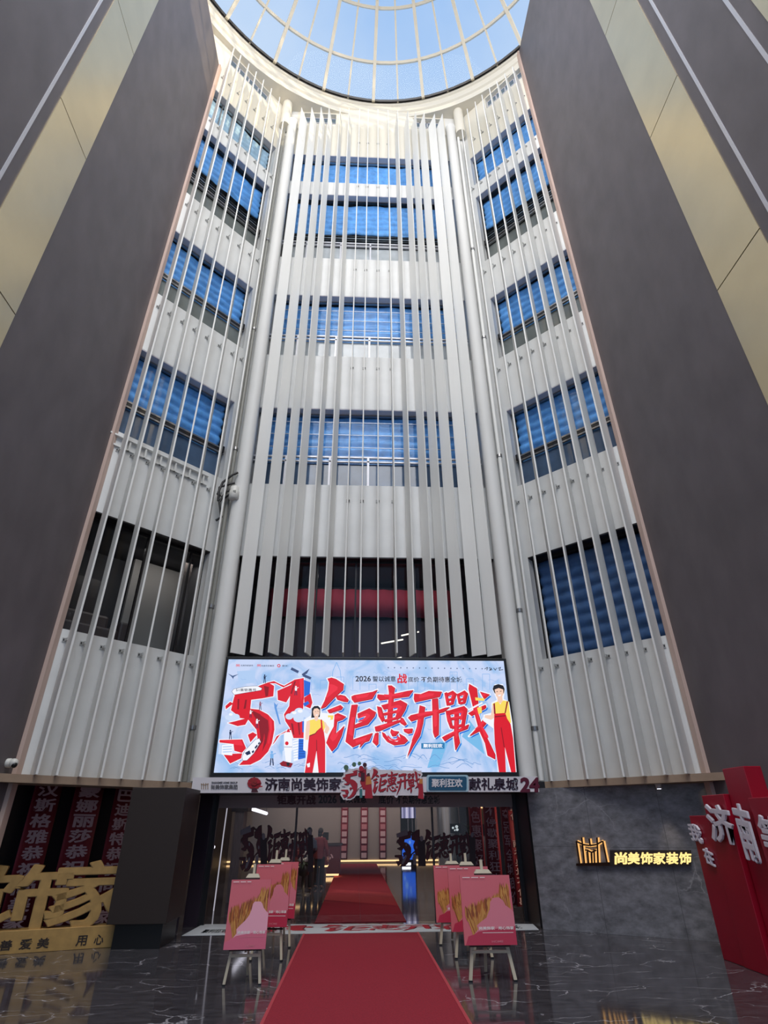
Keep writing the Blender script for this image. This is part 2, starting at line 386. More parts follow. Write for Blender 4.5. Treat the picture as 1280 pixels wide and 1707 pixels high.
# ================================================================= WINDOWS AND BLINDS
WN = [0]
def make_window(fc, side_nm, row, w0, w1, floor_nm, style):
    z0, z1 = ROWS[row]; WN[0] += 1
    where = '%s window of the %s' % (floor_nm, side_nm)
    root = empty('window_%d' % WN[0], '%s, seen between the white fins' % where, kind='structure', loc=fc.p((w0 + w1) / 2, -.2, z0))
    # room behind
    b = MB(); fc.box(b, w0 - .3, w1 + .3, -2.2, -2.1, z0 - .4, z1 + .4, M_ROOM); fc.box(b, w0 - .3, w1 + .3, -2.1, -.33, z1 + .02, z1 + .1, M_ROOM); fc.box(b, w0 - .3, w1 + .3, -2.1, -.33, z0 - .1, z0 - .02, M_ROOM)
    fc.box(b, w0 - .3, w0 - .25, -2.1, -.33, z0, z1, M_ROOM); fc.box(b, w1 + .25, w1 + .3, -2.1, -.33, z0, z1, M_ROOM)
    part(b, 'room_shell', root)
    fr = M_DARK if style.get('dark') else M_STEEL
    b = MB()
    fc.box(b, w0, w0 + .05, -.3, -.22, z0, z1, fr); fc.box(b, w1 - .05, w1, -.3, -.22, z0, z1, fr)
    fc.box(b, w0, w1, -.3, -.22, z0, z0 + .05, fr); fc.box(b, w0, w1, -.3, -.22, z1 - .08, z1 - .03, fr)
    for a in style.get('mull', []): fc.box(b, a - .02, a + .02, -.29, -.23, z0, z1, fr)
    for zz in style.get('bars', []): fc.box(b, w0, w1, -.285, -.265, zz - .01, zz + .01, M_LINE)
    part(b, 'window_frame', root)
    b = MB(); fc.box(b, w0 + .04, w1 - .04, -.275, -.262, z0 + .04, z1 - .06, M_WGLASS); part(b, 'glass_pane', root)
    zr = style.get('rail')
    if zr:
        b = MB(); m1 = M_LINE if style.get('wrail') else M_STEEL
        fc.box(b, w0, w1, -.2, -.14, zr, zr + .05, m1); fc.box(b, w0, w1, -.2, -.14, zr - .14, zr - .1, m1)
        if style.get('wrail'):
            for a in (w0 + .9, w0 + 2.1, w0 + 3.15, w0 + 4.2, w0 + 5.3): fc.box(b, a - .03, a + .03, -.2, -.14, z0, zr, m1)
        else:
            fc.box(b, w0, w1, -.21, -.15, zr - .09, zr - .01, M_DARK); fc.box(b, w0 + .06, w0 + .12, -.13, -.02, zr - .16, zr + .02, M_DARK)
        part(b, 'guard_rail', root)
        b = MB(); gm = mat('balustrade_glass', (118, 124, 122), .12, var=.2, vscale=1.2) if not style.get('wrail') else mat('pale_balustrade_glass', (190, 196, 200), .1, var=.2, vscale=1.5)
        if style.get('navy'): gm = mat('navy_balustrade_glass', (78, 100, 128), .12, var=.3, vscale=1.2)
        fc.box(b, w0 + .05, w1 - .05, -.24, -.228, z0 + .05, zr - .15, gm); part(b, 'lower_panel', root)
    bz = style.get('blind')
    if bz:
        b = MB(); m = M_SKYREFL if style.get('pale') else M_BLINDD if style.get('bdark') else M_BLIND
        nz_, ns_ = int((z1 - .06 - bz) / .045), 60
        vs = []
        for i in range(nz_ + 1):
            z = bz + (z1 - .06 - bz) * i / nz_
            for j in range(ns_ + 1):
                a = w0 + .06 + (w1 - w0 - .12) * j / ns_
                d = .075 * abs(sin(pi * (z - bz) / .3 + .35 * sin(a * 1.7 + z))) + .012 * sin(a * 9 + z * 3) + .012 * sin(a * 4.1 - z * 5)
                vs.append(fc.p(a, -.42 + d, z))
        q = ns_ + 1
        fs = [(i * q + j, i * q + j + 1, (i + 1) * q + j + 1, (i + 1) * q + j) for i in range(nz_) for j in range(ns_)]
        b.add(vs, fs, m, True)
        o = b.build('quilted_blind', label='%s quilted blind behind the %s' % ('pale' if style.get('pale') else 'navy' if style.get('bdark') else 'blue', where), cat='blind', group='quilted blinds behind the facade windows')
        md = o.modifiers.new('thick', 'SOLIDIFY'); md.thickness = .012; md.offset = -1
    return root
FLN = {'A': 'second-floor', 'B': 'third-floor', 'C': 'fourth-floor', 'D': 'fifth-floor', 'E': 'top-floor'}
for fc, nm, w0, w1 in ((FC, 'central bay', -2.98, 3.32), (FL, 'left angled wing', .28, 4.0), (FR, 'right angled wing', .15, 4.0)):
    c = fc is FC
    for row in 'ABCDE':
        z0, z1 = ROWS[row]; st = {}
        if row == 'A':
            st = dict(dark=True)
            if fc is FC: st['mull'] = [-1.95, -1.05, -.1, .85, 1.35, 2.4]
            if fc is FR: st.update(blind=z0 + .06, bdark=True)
            if fc is FL: st['mull'] = [.62, 1.7]
        elif row in 'BC':
            st = dict(rail=z0 + .98, blind=z0 + .9)
            if c: st.update(wrail=True, bars=[z0 + 1.42, z0 + 1.86, z0 + 2.3])
            if row == 'B': st['navy'] = True
            if c and row == 'C': st['navy'] = False
        elif row == 'D':
            st = dict(rail=z0 + 1.05, blind=z0 + (1.9 if c else 2.1), dark=True)
            if c: st['wrail'] = True
        else:
            st = dict(blind=z0 + .1) if fc is not FL else dict(blind=z0 + .06, pale=True, mull=[.75, 1.2, 1.65, 2.1, 2.55, 3.0])  # pale blind added on the left wing to imitate reflected sky
        make_window(fc, nm, row, w0, w1, FLN[row], st)
# clerestory lights
for fc, nm, a, c in ((FC, 'central bay left end', -2.7, -1.35), (FC, 'central bay right end', 1.95, 3.2), (FL, 'left wing', .95, 2.75), (FR, 'right wing', 1.2, 2.9)):
    WN[0] += 1
    root = empty('window_%d' % WN[0], 'small clerestory window under the ring beam, %s' % nm, kind='structure', loc=fc.p((a + c) / 2, -.2, 27.45))
    b = MB(); fc.box(b, a, c, -.2, -.16, 27.45, 27.5, M_LINE); fc.box(b, a, c, -.2, -.16, 27.83, 27.88, M_LINE); fc.box(b, a, c, -.2, -.16, 28.2, 28.25, M_LINE)
    n = 4
    for i in range(n + 1): x = a + (c - a) * i / n; fc.box(b, x - .025, x + .025, -.2, -.16, 27.45, 28.25, M_LINE)
    part(b, 'window_frame', root)
    b = MB(); fc.box(b, a, c, -.19, -.18, 27.46, 28.24, M_WGLASS); part(b, 'glass_pane', root)

# things seen behind the glass on the second floor, with added unseen fill lights
light('second_floor_fill', 'AREA', FC.p(.2, -1.0, 7.35), 14, (1, .86, .8), aim=FC.p(.2, -1.7, 5), shape='RECTANGLE', size=4, size_y=.5)
light('second_floor_wing_fill', 'AREA', FL.p(1.1, -.8, 7.35), 9, (1, .92, .86), aim=FL.p(1.1, -1.6, 5.4), shape='RECTANGLE', size=2, size_y=.5)
M_BEIGE = mat('beige_wall', (150, 144, 138), .8); M_DRAPE = mat('taupe_drape', (118, 106, 100), .8); M_SOFA = mat('brown_leather', (72, 58, 56), .45); M_DRED = mat('dark_red_cloth', (140, 40, 58), .9)
b = MB(); FL.box(b, .02, 1.35, -1.7, -1.6, 4.9, 7.4, M_BEIGE); b.build('partition_panel', label='beige partition panel behind the left wing second-floor window', cat='partition')
b = MB()
vs = []; n = 24
for i in range(n + 1):
    a = .3 + .24 * i / n
    vs += [FL.p(a, -.75 + .05 * sin(i * 1.9), 4.95), FL.p(a, -.75 + .05 * sin(i * 1.9), 7.4)]
b.add(vs, [(2 * i, 2 * i + 2, 2 * i + 3, 2 * i + 1) for i in range(n)], M_DRAPE, True)
o = b.build('drape', label='taupe drape at the junction end of the left wing second-floor window', cat='curtain'); o.modifiers.new('thick', 'SOLIDIFY').thickness = .01
sofa = empty('sofa', 'dark brown leather sofa behind the left wing second-floor window', 'sofa', loc=FL.p(2.5, -.9, 4.9))
b = MB(); FL.box(b, 1.75, 3.6, -1.3, -.6, 4.93, 5.3, M_SOFA); part(b, 'seat', sofa, bevel=.05)
b = MB(); FL.box(b, 1.75, 3.6, -1.5, -1.25, 4.93, 5.75, M_SOFA); part(b, 'backrest', sofa, bevel=.06)
for a in (1.55, 3.6): b = MB(); FL.box(b, a, a + .2, -1.5, -.6, 4.93, 5.5, M_SOFA); part(b, 'armrest', sofa, bevel=.05)
b = MB(); FL.box(b, 1.95, 3.4, -2.0, -1.8, 5.0, 6.7, mat('dark_cabinet', (45, 34, 34), .4)); b.build('display_cabinet', label='dark cabinet behind the sofa in the left wing second-floor window', cat='cabinet')
b = MB()
vs = []; n = 60
for i in range(n + 1):
    a = -2.4 + 5.2 * i / n
    vs += [FC.p(a, -1.6 + .03 * sin(i * 1.3), 6.45), FC.p(a, -1.6 + .03 * sin(i * 1.3), 7.22)]
b.add(vs, [(2 * i, 2 * i + 2, 2 * i + 3, 2 * i + 1) for i in range(n)], M_DRED, True)
o = b.build('red_valance', label='red cloth valance across the back of the central second-floor room', cat='curtain'); o.modifiers.new('thick', 'SOLIDIFY').thickness = .01
b = MB(); FC.box(b, -2.4, 2.6, -1.95, -1.7, 4.95, 6.4, mat('maroon_cabinet', (66, 40, 44), .45))
for i in range(9): FC.box(b, -2.38 + .56 * i, -1.86 + .56 * i, -1.7, -1.68, 5.0, 6.3, mat('maroon_door', (58, 36, 40), .4))
b.build('cabinet_row', label='dark maroon cupboard run under the red valance', cat='cabinet')
for i, (a, z, ln) in enumerate(((.55, 5.55, .55), (1.05, 5.75, .45), (.55, 5.1, .5))):
    b = MB(); p0 = FC.p(a, -.9, z); b.tube([p0, p0 + Vector((ln, .2, .16))], .018, mat('lit_tube', (255, 240, 220), emit=1.5))
    b.build('tube_light', label='%s thin lit tube inside the central second-floor window' % ('short upper left', 'right-hand', 'lower')[i], cat='light')
for i, fc in enumerate((FL, FC, FR)):  # fittings stored on the fifth floor, below the blinds
    b = MB(); z0 = 18.75
    w0, w1 = ((.3, 3.9), (-2.9, 3.2), (.2, 3.9))[i]
    for k in range(5): fc.box(b, w0, w1, -.42, -.36, z0 + 1.25 + .13 * k, z0 + 1.29 + .13 * k, M_STEEL if k % 2 else M_DARK)
    b.build('shutter_slats', label='dark roller shutter slats under the fifth-floor blind, %s' % ('left wing', 'central bay', 'right wing')[i], cat='shutter')

# ================================================================= FINS
M_BRK = mat('bracket_grey', (186, 186, 184), .5)
BR = [4.72, 9.05, 13.7, 18.2, 23.05, 26.1]
def fin(fc, s, deg, zb, zt, label, group, Lf=.34, t=.03, n0=.27):
    th = radians(deg); d = fc.n * cos(th) + fc.s * sin(th); w = Vector((-d.y, d.x, 0))
    c = fc.p(s, n0, 0)
    b = MB()
    f0, k0 = c + d * Lf / 2, c - d * Lf / 2
    def P(q, z): return q + Vector((0, 0, z))
    # slanted top: the edge away from the wall runs higher
    hw = w * t / 2
    b.hexa([P(k0 - hw, zb), P(f0 - hw, zb), P(f0 + hw, zb), P(k0 + hw, zb), P(k0 - hw, zt - .75), P(f0 - hw, zt), P(f0 + hw, zt), P(k0 + hw, zt - .75)], M_FIN)
    o = b.build('facade_fin', label=label, cat='fin', group=group, loc=(c.x, c.y, zb))
    for z in BR:
        if z < zb + .1 or z > zt - .8: continue
        q = MB(); m = M_BRK
        q.obox(fc.p(s, .008, z), fc.s * .05, fc.n * .008, Vector((0, 0, .04)), m)
        q.obox(fc.p(s, .07, z), fc.s * .01, fc.n * .06, Vector((0, 0, .025)), m)
        q.obox(fc.p(s + .03, .012, z), fc.s * .01, fc.n * .012, Vector((0, 0, .02)), M_CABLE)
        pq = q.build('bracket', loc=(c.x, c.y, zb)); pq.location = (0, 0, 0); pq.parent = o
    return o
ORD = ['first', 'second', 'third', 'fourth', 'fifth', 'sixth', 'seventh', 'eighth', 'ninth', 'tenth', 'eleventh', 'twelfth', 'thirteenth', 'fourteenth', 'fifteenth', 'sixteenth']
CF = [(-2.655, -52), (-2.247, -40), (-1.877, -31), (-1.554, -27), (-1.123, -15), (-.735, -19), (-.345, 0), (.019, -1), (.431, -3), (.838, 1), (1.199, 17), (1.61, 27), (1.929, 30), (2.269, 40), (2.687, 56), (3.029, 50)]
for i, (s, a) in enumerate(CF):
    fin(FC, s, a, 4.96, 27.9, '%s white vertical fin counted from the left across the central bay' % ORD[i], 'white fins of the central bay')
LF_ = [(2.921, 7), (2.601, 10), (2.224, 11), (1.852, 16), (1.46, 25), (1.043, 32), (.619, 33), (.30, 34)]
for i, (s, a) in enumerate(LF_):
    fin(FL, s, a, 2.42, 27.6 if i < 7 else 26.5, '%s white vertical fin counted from the left on the left angled wing' % ORD[i], 'white fins of the left wing', Lf=.42, t=.035, n0=.3)
RF_ = [(.10, 33), (.475, 29), (.859, 31), (1.245, 18), (1.631, 11), (2.011, 2), (2.387, 1), (2.749, -2)]
for i, (s, a) in enumerate(RF_):
    fin(FR, s, a, 2.42, 27.6 if i else 26.5, '%s white vertical fin counted from the left on the right angled wing' % ORD[i], 'white fins of the right wing', Lf=.42, t=.035, n0=.3)
# junction columns
for x, y, lb in ((-3.1, 12.36, 'left'), (3.46, 12.33, 'right')):
    b = MB(); b.lathe((x, y, 2.44), [(.19, 0), (.19, 24.4), (.22, 24.45), (.22, 24.6)], M_FIN, 28)
    b.build('facade_column', label='white round column between the central bay and the %s wing' % lb, cat='column')
for x, y, lb in ((-3.40, 12.3, 'left'), (3.86, 12.3, 'right')):
    b = MB(); b.lathe((x, y, 26.6), [(.2, 0), (.2, 1.74)], M_CREAM, 24); b.build('pier_cap', label='cream round pier stub under the ring beam above the %s column' % lb, cat='column')
for x, y, lb, m in ((-3.385, 12.30, 'left', M_PIPE), (3.75, 12.36, 'right', M_FIN)):
    b = MB(); b.lathe((x, y, 2.44), [(.055, 0), (.055, 24)], m, 12)
    for z in (3.4, 6.0, 10.4, 14.9, 19.2): b.lathe((x, y, z), [(.075, 0), (.075, .08)], M_STEEL, 12)
    b.build('drain_pipe', label='thin vertical drain pipe beside the %s junction column' % lb, cat='pipe')
# junction box with cables
p = FL.p(.12, .42, 9.0)
jb = empty('junction_box', 'off-white cylindrical junction box with black cables on the left drain pipe', 'junction box', loc=p)
b = MB(); b.lathe(p + Vector((0, 0, -.2)), [(.09, 0), (.13, .03), (.13, .22), (.11, .26), (.11, .36), (.05, .4)], M_BOXW, 18); hs = part(b, 'housing', jb)
b = MB(); b.obox(p + Vector((.03, -.12, -.02)), (.035, 0, 0), (0, .01, 0), (0, 0, .03), M_PIPE); sub(b, 'label_plate', hs, jb)
for k, pts in enumerate(([(0, 0, .1), (-.18, -.08, 0), (-.3, -.12, -.35), (-.2, -.1, -.75), (-.32, -.1, -.85)], [(-.03, 0, .3), (-.2, -.06, .2), (-.36, -.1, .1), (-.34, -.1, -.3)], [(.02, -.02, .6), (-.1, -.06, .5), (-.3, -.1, .25), (-.38, -.1, -.1), (-.2, -.08, -.2), (-.05, -.02, 0)])):
    b = MB(); b.tube([p + Vector(q) for q in pts], .03, M_CABLE, 8); part(b, 'cable', jb)
# white downpipe rail ledge under the third-floor left window
b = MB(); FL.box(b, .7, 3.6, .01, .09, 9.36, 9.4, M_FIN); FL.box(b, .7, 3.6, .01, .05, 9.12, 9.16, M_FIN)
for k in range(8): FL.box(b, .8 + .38 * k, .84 + .38 * k, .01, .07, 9.12, 9.38, M_FIN)
b.build('ledge_rail', label='white ledge rail under the third-floor window of the left wing', cat='rail')
# dome security camera on the left grey wall
p = PX(12, 1272, -5.62); sc_ = empty('security_camera', 'white dome security camera low on the left grey wall', 'camera', loc=p)
b = MB(); b.tube([p, p + Vector((.05, 0, 0)), p + Vector((.06, 0, 0))], [.07, .07, .05], M_BOXW, 16); part(b, 'mount', sc_)
b = MB(); b.ball(p + Vector((.1, 0, 0)), .07, M_BOXW); hs = part(b, 'housing', sc_)
b = MB(); b.ball(p + Vector((.13, -.02, -.03)), .045, M_BLACK); sub(b, 'lens', hs, sc_)

# ================================================================= LED SCREEN
def em(r, g, b_, k=1.0): return mat('screen_%d_%d_%d_%d' % (r, g, b_, k * 100), (r, g, b_), emit=k, rough=.3)
# brush lettering, traced as outlines: lists of (frame, points); frame A/B/C are enlargements of the photographed screen
FRM = {'A': (350, 1090, 7.111), 'B': (500, 1110, 7.111), 'C': (660, 1100, 6.095)}
def q(fr, pts): x0, y0, k = FRM[fr]; return [(x0 + x / k, y0 + y / k) for x, y in pts]
SLOGAN = [q('B', p) for p in (
    [(325, 155), (375, 142), (430, 160), (515, 215), (510, 285), (420, 365), (300, 490), (242, 512), (290, 420), (335, 290), (345, 200)],
    [(420, 360), (480, 345), (535, 358), (574, 402), (560, 432), (510, 425), (440, 402)],
    [(322, 528), (480, 465), (507, 490), (490, 520), (345, 566)],
    [(370, 600), (450, 562), (545, 603), (500, 640), (420, 665), (365, 655)],
    [(385, 650), (440, 640), (425, 780), (412, 830), (525, 708), (490, 830), (430, 960), (375, 1015), (310, 915), (352, 800)],
    [(608, 365), (640, 350), (860, 310), (917, 285), (850, 395), (640, 437), (612, 400)],
    [(610, 465), (682, 460), (650, 640), (640, 760), (625, 870), (650, 950), (620, 965), (538, 900), (580, 640)],
    [(680, 570), (820, 505), (897, 550), (880, 600), (800, 695), (645, 742), (648, 700), (740, 660), (808, 580), (685, 622)],
    [(610, 880), (860, 796), (815, 890), (700, 930), (620, 965)], [(720, 920), (830, 840), (760, 910), (702, 975)],
    [(918, 340), (1040, 350), (1270, 300), (1340, 290), (1285, 365), (940, 412), (912, 380)],
    [(1040, 235), (1085, 235), (1122, 262), (1110, 330), (1085, 690), (1028, 690), (1045, 420), (1052, 320)],
    [(910, 480), (962, 492), (1003, 640), (970, 668), (928, 600)],
    [(960, 470), (1190, 408), (1267, 450), (1245, 520), (1190, 615), (1140, 645), (1130, 600), (1175, 500), (1140, 482), (990, 522)],
    [(985, 562), (1165, 522), (1155, 552), (992, 592)], [(995, 640), (1160, 602), (1150, 634), (1000, 668)],
    [(883, 725), (1000, 690), (1150, 648), (1192, 640), (1180, 668), (930, 778), (893, 778)],
    [(1190, 613), (1218, 620), (1262, 690), (1235, 712), (1185, 680)],
    [(890, 800), (927, 790), (925, 922), (900, 948), (858, 905), (878, 830)],
    [(968, 785), (1002, 800), (1060, 880), (1150, 902), (1190, 862), (1170, 800), (1240, 840), (1277, 885), (1230, 927), (1110, 942), (1030, 902), (980, 840)],
    [(1080, 750), (1112, 772), (1172, 780), (1130, 832), (1090, 836), (1068, 790)])]
SLOGAN += [q('C', p) for p in (
    [(75, 705), (167, 698), (160, 742), (120, 752), (80, 732)],
    [(183, 345), (250, 350), (330, 318), (462, 325), (440, 377), (370, 392), (190, 432), (178, 400)],
    [(118, 590), (150, 563), (300, 528), (400, 520), (500, 488), (545, 480), (480, 532), (300, 577), (150, 627)],
    [(238, 463), (292, 480), (272, 640), (240, 770), (170, 880), (108, 995), (160, 830), (210, 680)],
    [(363, 400), (422, 390), (432, 560), (430, 760), (390, 792), (373, 740)],
    [(488, 340), (515, 330), (540, 455), (512, 468)], [(510, 345), (575, 315), (612, 345), (580, 440), (552, 440), (575, 350), (520, 372)], [(528, 398), (580, 385), (578, 405), (532, 420)], [(522, 440), (585, 425), (580, 452), (528, 466)],
    [(612, 350), (636, 342), (655, 440), (632, 450)], [(630, 345), (695, 312), (727, 342), (700, 440), (672, 440), (692, 350), (640, 370)], [(645, 396), (700, 384), (697, 404), (648, 418)], [(640, 430), (700, 420), (697, 444), (645, 456)],
    [(500, 520), (535, 515), (575, 685), (548, 698), (518, 620)], [(520, 520), (690, 470), (722, 500), (690, 680), (655, 690), (678, 525), (540, 560)], [(540, 590), (690, 565), (686, 592), (546, 618)], [(556, 675), (680, 650), (676, 680), (562, 702)],
    [(590, 510), (635, 500), (630, 760), (645, 840), (600, 922), (585, 800)],
    [(463, 790), (500, 768), (720, 663), (738, 655), (722, 702), (640, 732), (490, 828)],
    [(728, 545), (790, 508), (905, 458), (912, 480), (900, 496), (762, 572)],
    [(740, 246), (817, 290), (830, 420), (834, 550), (885, 720), (960, 870), (1002, 960), (1002, 1012), (925, 972), (900, 850), (840, 720), (788, 530), (758, 400), (733, 300)],
    [(848, 325), (947, 353), (890, 402), (868, 362)], [(900, 578), (942, 610), (850, 722), (738, 778), (820, 690), (872, 620)])]
FIFTYONE = [q('A', p) for p in (
    [(285, 470), (430, 440), (610, 370), (690, 340), (762, 382), (752, 505), (620, 530), (480, 548), (300, 520)],
    [(290, 505), (492, 530), (478, 665), (340, 740), (250, 670), (268, 590)],
    [(330, 650), (480, 652), (580, 662), (690, 720), (760, 800), (765, 900), (735, 1060), (690, 1160), (600, 1255), (480, 1315), (345, 1318), (430, 1230), (510, 1120), (565, 1000), (552, 900), (495, 830), (450, 775), (340, 760)],
    [(215, 820), (300, 800), (470, 755), (420, 842), (330, 858)],
    [(116, 1022), (385, 1015), (430, 1120), (380, 1175), (290, 1150), (280, 1070), (114, 1052)],
    [(160, 1190), (385, 1180), (370, 1240), (240, 1302)],
    [(800, 440), (960, 370), (1000, 308), (1112, 288), (1115, 510), (1095, 800), (1130, 930), (1120, 1000), (990, 1000), (960, 900), (895, 800), (878, 720), (940, 620), (950, 500), (905, 578), (805, 548)],
    [(690, 340), (760, 325), (830, 360), (880, 380), (1000, 310), (985, 345), (870, 400), (780, 352), (700, 352)],
    [(1115, 520), (1190, 470), (1215, 580), (1190, 650), (1120, 620)],
    [(450, 960), (510, 930), (560, 960), (480, 1050)], [(760, 1060), (740, 1080), (790, 980), (960, 880), (960, 905), (830, 960)],
    [(185, 620), (240, 570), (280, 590), (215, 640), (190, 660)])]
TRAINS = [q('A', p) for p in (
    [(262, 450), (285, 420), (420, 392), (560, 383), (617, 412), (605, 432), (420, 462), (290, 486)],
    [(382, 1225), (420, 1145), (540, 1018), (585, 1005), (602, 1045), (520, 1180), (440, 1262), (392, 1265)])]

class Canvas:
    """flat artwork: polygons in artwork coordinates laid on a surface by fn(x, y, layer)"""
    def __init__(s, mb, fn): s.b = mb; s.fn = fn; s.L = 0
    def poly(s, pts, m): s.L += 1; s.b.poly([s.fn(x, y, s.L) for x, y in pts], m)
    def many(s, polys, m, dx=0, dy=0):
        s.L += 1
        for i, p in enumerate(polys): s.b.poly([s.fn(x + dx, y + dy, s.L + .018 * (i % 45)) for x, y in p], m)
    def outline(s, polys, m, w):
        s.L += 1
        i = 0
        for p in polys:
            for (x0, y0), (x1, y1) in zip(p, p[1:] + p[:1]):
                i = (i + 1) % 45; L = s.L + .018 * i
                l = math.hypot(x1 - x0, y1 - y0) or 1; ux, uy = (x1 - x0) / l * w, (y1 - y0) / l * w
                o = [(x0 - ux * .7 - uy, y0 - uy * .7 + ux), (x0 - ux, y0 - uy), (x0 - ux * .7 + uy, y0 - uy * .7 - ux), (x1 + ux * .7 + uy, y1 + uy * .7 - ux), (x1 + ux, y1 + uy), (x1 + ux * .7 - uy, y1 + uy * .7 + ux)]
                s.b.poly([s.fn(x, y, L) for x, y in o], m)
    def line(s, pts, w, m):
        s.L += 1
        for (x0, y0), (x1, y1) in zip(pts, pts[1:]):
            l = math.hypot(x1 - x0, y1 - y0) or 1; nx, ny = -(y1 - y0) / l * w / 2, (x1 - x0) / l * w / 2
            s.b.poly([s.fn(*p, s.L) for p in ((x0 + nx, y0 + ny), (x1 + nx, y1 + ny), (x1 - nx, y1 - ny), (x0 - nx, y0 - ny))], m)
    def disc(s, x, y, rx, ry, m, n=18): s.poly([(x + rx * cos(2 * pi * i / n), y + ry * sin(2 * pi * i / n)) for i in range(n)], m)
    def text(s, body, x0, y0, x1, y1, m, bold=.02):
        s.L += 1; L = s.L
        text(s.b, body, m, lambda u, v, t: s.fn(x0 + (x1 - x0) * u, y1 + (y0 - y1) * v, L + .9 * t), bold)

LEDY = 12.1
led = empty('led_screen', 'large lit LED advertising screen with red brush slogan above the entrance', 'screen', loc=(0.2, LEDY + .1, 2.52))
c0, c1, c2, c3 = [PY(*p, LEDY) for p in ((381.5, 1097), (841, 1104), (858.5, 1289), (356.5, 1286))]
zt_, zb_ = (c0.z + c1.z) / 2, (c2.z + c3.z) / 2; xl, xr = (c0.x + c3.x) / 2, (c1.x + c2.x) / 2
b = MB(); b.box((xl - .06, LEDY + .004, zb_ - .09), (xr + .06, LEDY + .2, zt_ + .06), M_BLACK); part(b, 'cabinet', led, bevel=.01)
# lit picture ground: pale blue with faint blue cloud drawing
mg = bpy.data.materials.new('screen_ground'); mg.use_nodes = True; nt = mg.node_tree; pb = nt.nodes['Principled BSDF']; pb.inputs['Base Color'].default_value = (.01, .01, .01, 1)
tcn = nt.nodes.new('ShaderNodeTexCoord'); n1 = nt.nodes.new('ShaderNodeTexNoise'); n1.inputs['Scale'].default_value = 1.6; n1.inputs['Detail'].default_value = 6; n1.inputs['Distortion'].default_value = 1.2
rr = nt.nodes.new('ShaderNodeValToRGB'); e = rr.color_ramp.elements
e[0].position = .36; e[0].color = lin((150, 190, 236)) + (1,); e[1].position = .56; e[1].color = lin((200, 214, 246)) + (1,)
nt.links.new(tcn.outputs['Object'], n1.inputs['Vector']); nt.links.new(n1.outputs['Fac'], rr.inputs['Fac']); nt.links.new(rr.outputs['Color'], pb.inputs['Emission Color']); pb.inputs['Emission Strength'].default_value = 1.0
b = MB(); b.box((xl, LEDY, zb_), (xr, LEDY + .01, zt_), mg); part(b, 'display_panel', led)
RED, RED2, DRED = em(218, 18, 38), em(238, 40, 60), em(140, 8, 26)
WHT, CYAN, BLUE, NAVY = em(244, 246, 255), em(86, 176, 232), em(34, 104, 214), em(24, 40, 78)
YEL, SKIN, HAIR, PALE, LBL = em(250, 220, 96), em(246, 206, 184), em(26, 22, 28), em(206, 222, 248), em(122, 176, 232)
b = MB(); cv = Canvas(b, lambda x, y, L: PY(x, y, LEDY) + Vector((0, -.002 - .00012 * L, 0)))
rnd = random.Random(3)
def clampx(x): return max(368, min(850, x))
# faint skyline, waves and tower in pale blue
for k in range(13):
    x = 480 + 27 * k; h = 8 + rnd.random() * 22; cv.line([(x, 1150), (x, 1150 - h), (x + 12, 1150 - h), (x + 12, 1150)], .7, LBL)
cv.line([(552, 1150), (555, 1118), (561, 1104), (567, 1118), (570, 1150)], .9, LBL)
cv.poly([(395, 1119), (426, 1117), (424, 1138), (399, 1141)], em(176, 204, 242))
cv.poly([(770, 1228), (808, 1258), (800, 1225), (782, 1200)], em(120, 186, 232)); cv.poly([(724, 1240), (748, 1232), (732, 1278), (712, 1280)], em(120, 186, 232))
for k in range(70):
    x = rnd.uniform(383, 818); y = rnd.uniform(1120, 1282); w = rnd.uniform(6, 20)
    cv.line([(x + w * t / 5, y + rnd.uniform(-2, 2)) for t in range(6)], .6, em(150, 184, 232))
for k in range(26):
    y = 1262 + rnd.random() * 22; x = 560 + rnd.random() * 240; w = 12 + rnd.random() * 26
    cv.line([(x + w * t / 6, y - 4 * sin(pi * t / 6) + 2 * sin(t + k)) for t in range(7)], .8, em(104, 150, 206))
for k in range(16):
    x = 372 + rnd.random() * 150; y = 1268 + rnd.random() * 16; cv.line([(x, y), (x + 8, y - 3), (x + 16, y + 1)], .7, em(104, 150, 206))
# aeroplane, kingfisher, satellite
cv.poly(q('A', [(215, 235), (270, 262), (345, 240), (285, 275), (275, 300), (262, 278)]), em(72, 96, 140))
cv.poly(q('A', [(760, 575), (790, 610), (810, 585), (790, 640), (840, 840), (820, 830), (765, 640)]), em(96, 150, 220))
for p in ([(955, 190), (970, 162), (1055, 205), (1042, 232)], [(1098, 268), (1118, 243), (1203, 280), (1190, 307)], [(1085, 245), (1180, 178), (1150, 235), (1100, 262)]): cv.poly(q('A', p), em(62, 78, 120))
cv.disc(*q('A', [(1065, 250)])[0], 3.5, 3.5, PALE)
# 51 in ribbons
cv.outline(FIFTYONE, WHT, 1.3); cv.many(FIFTYONE, RED)
for p in ([(330, 540), (350, 535), (345, 660), (325, 660)], [(420, 545), (440, 545), (425, 650), (400, 655)], [(560, 700), (690, 790), (700, 900), (670, 1060), (620, 1160), (650, 1000), (640, 860)], [(480, 660), (600, 720), (660, 850), (630, 1040), (540, 1180), (600, 1000), (580, 830)], [(1000, 330), (1020, 325), (970, 480), (955, 470)], [(960, 820), (985, 830), (1000, 960), (985, 960)], [(1040, 820), (1060, 815), (1070, 960), (1055, 960)], [(640, 380), (700, 395), (690, 500), (660, 510)]): cv.poly(q('A', p), DRED)
for p in ([(700, 740), (735, 800), (735, 900), (700, 1070), (690, 1060), (715, 900)], [(1060, 300), (1100, 296), (1098, 500), (1080, 560)], [(120, 1026), (370, 1024), (395, 1090), (300, 1080)]): cv.poly(q('A', p), RED2)
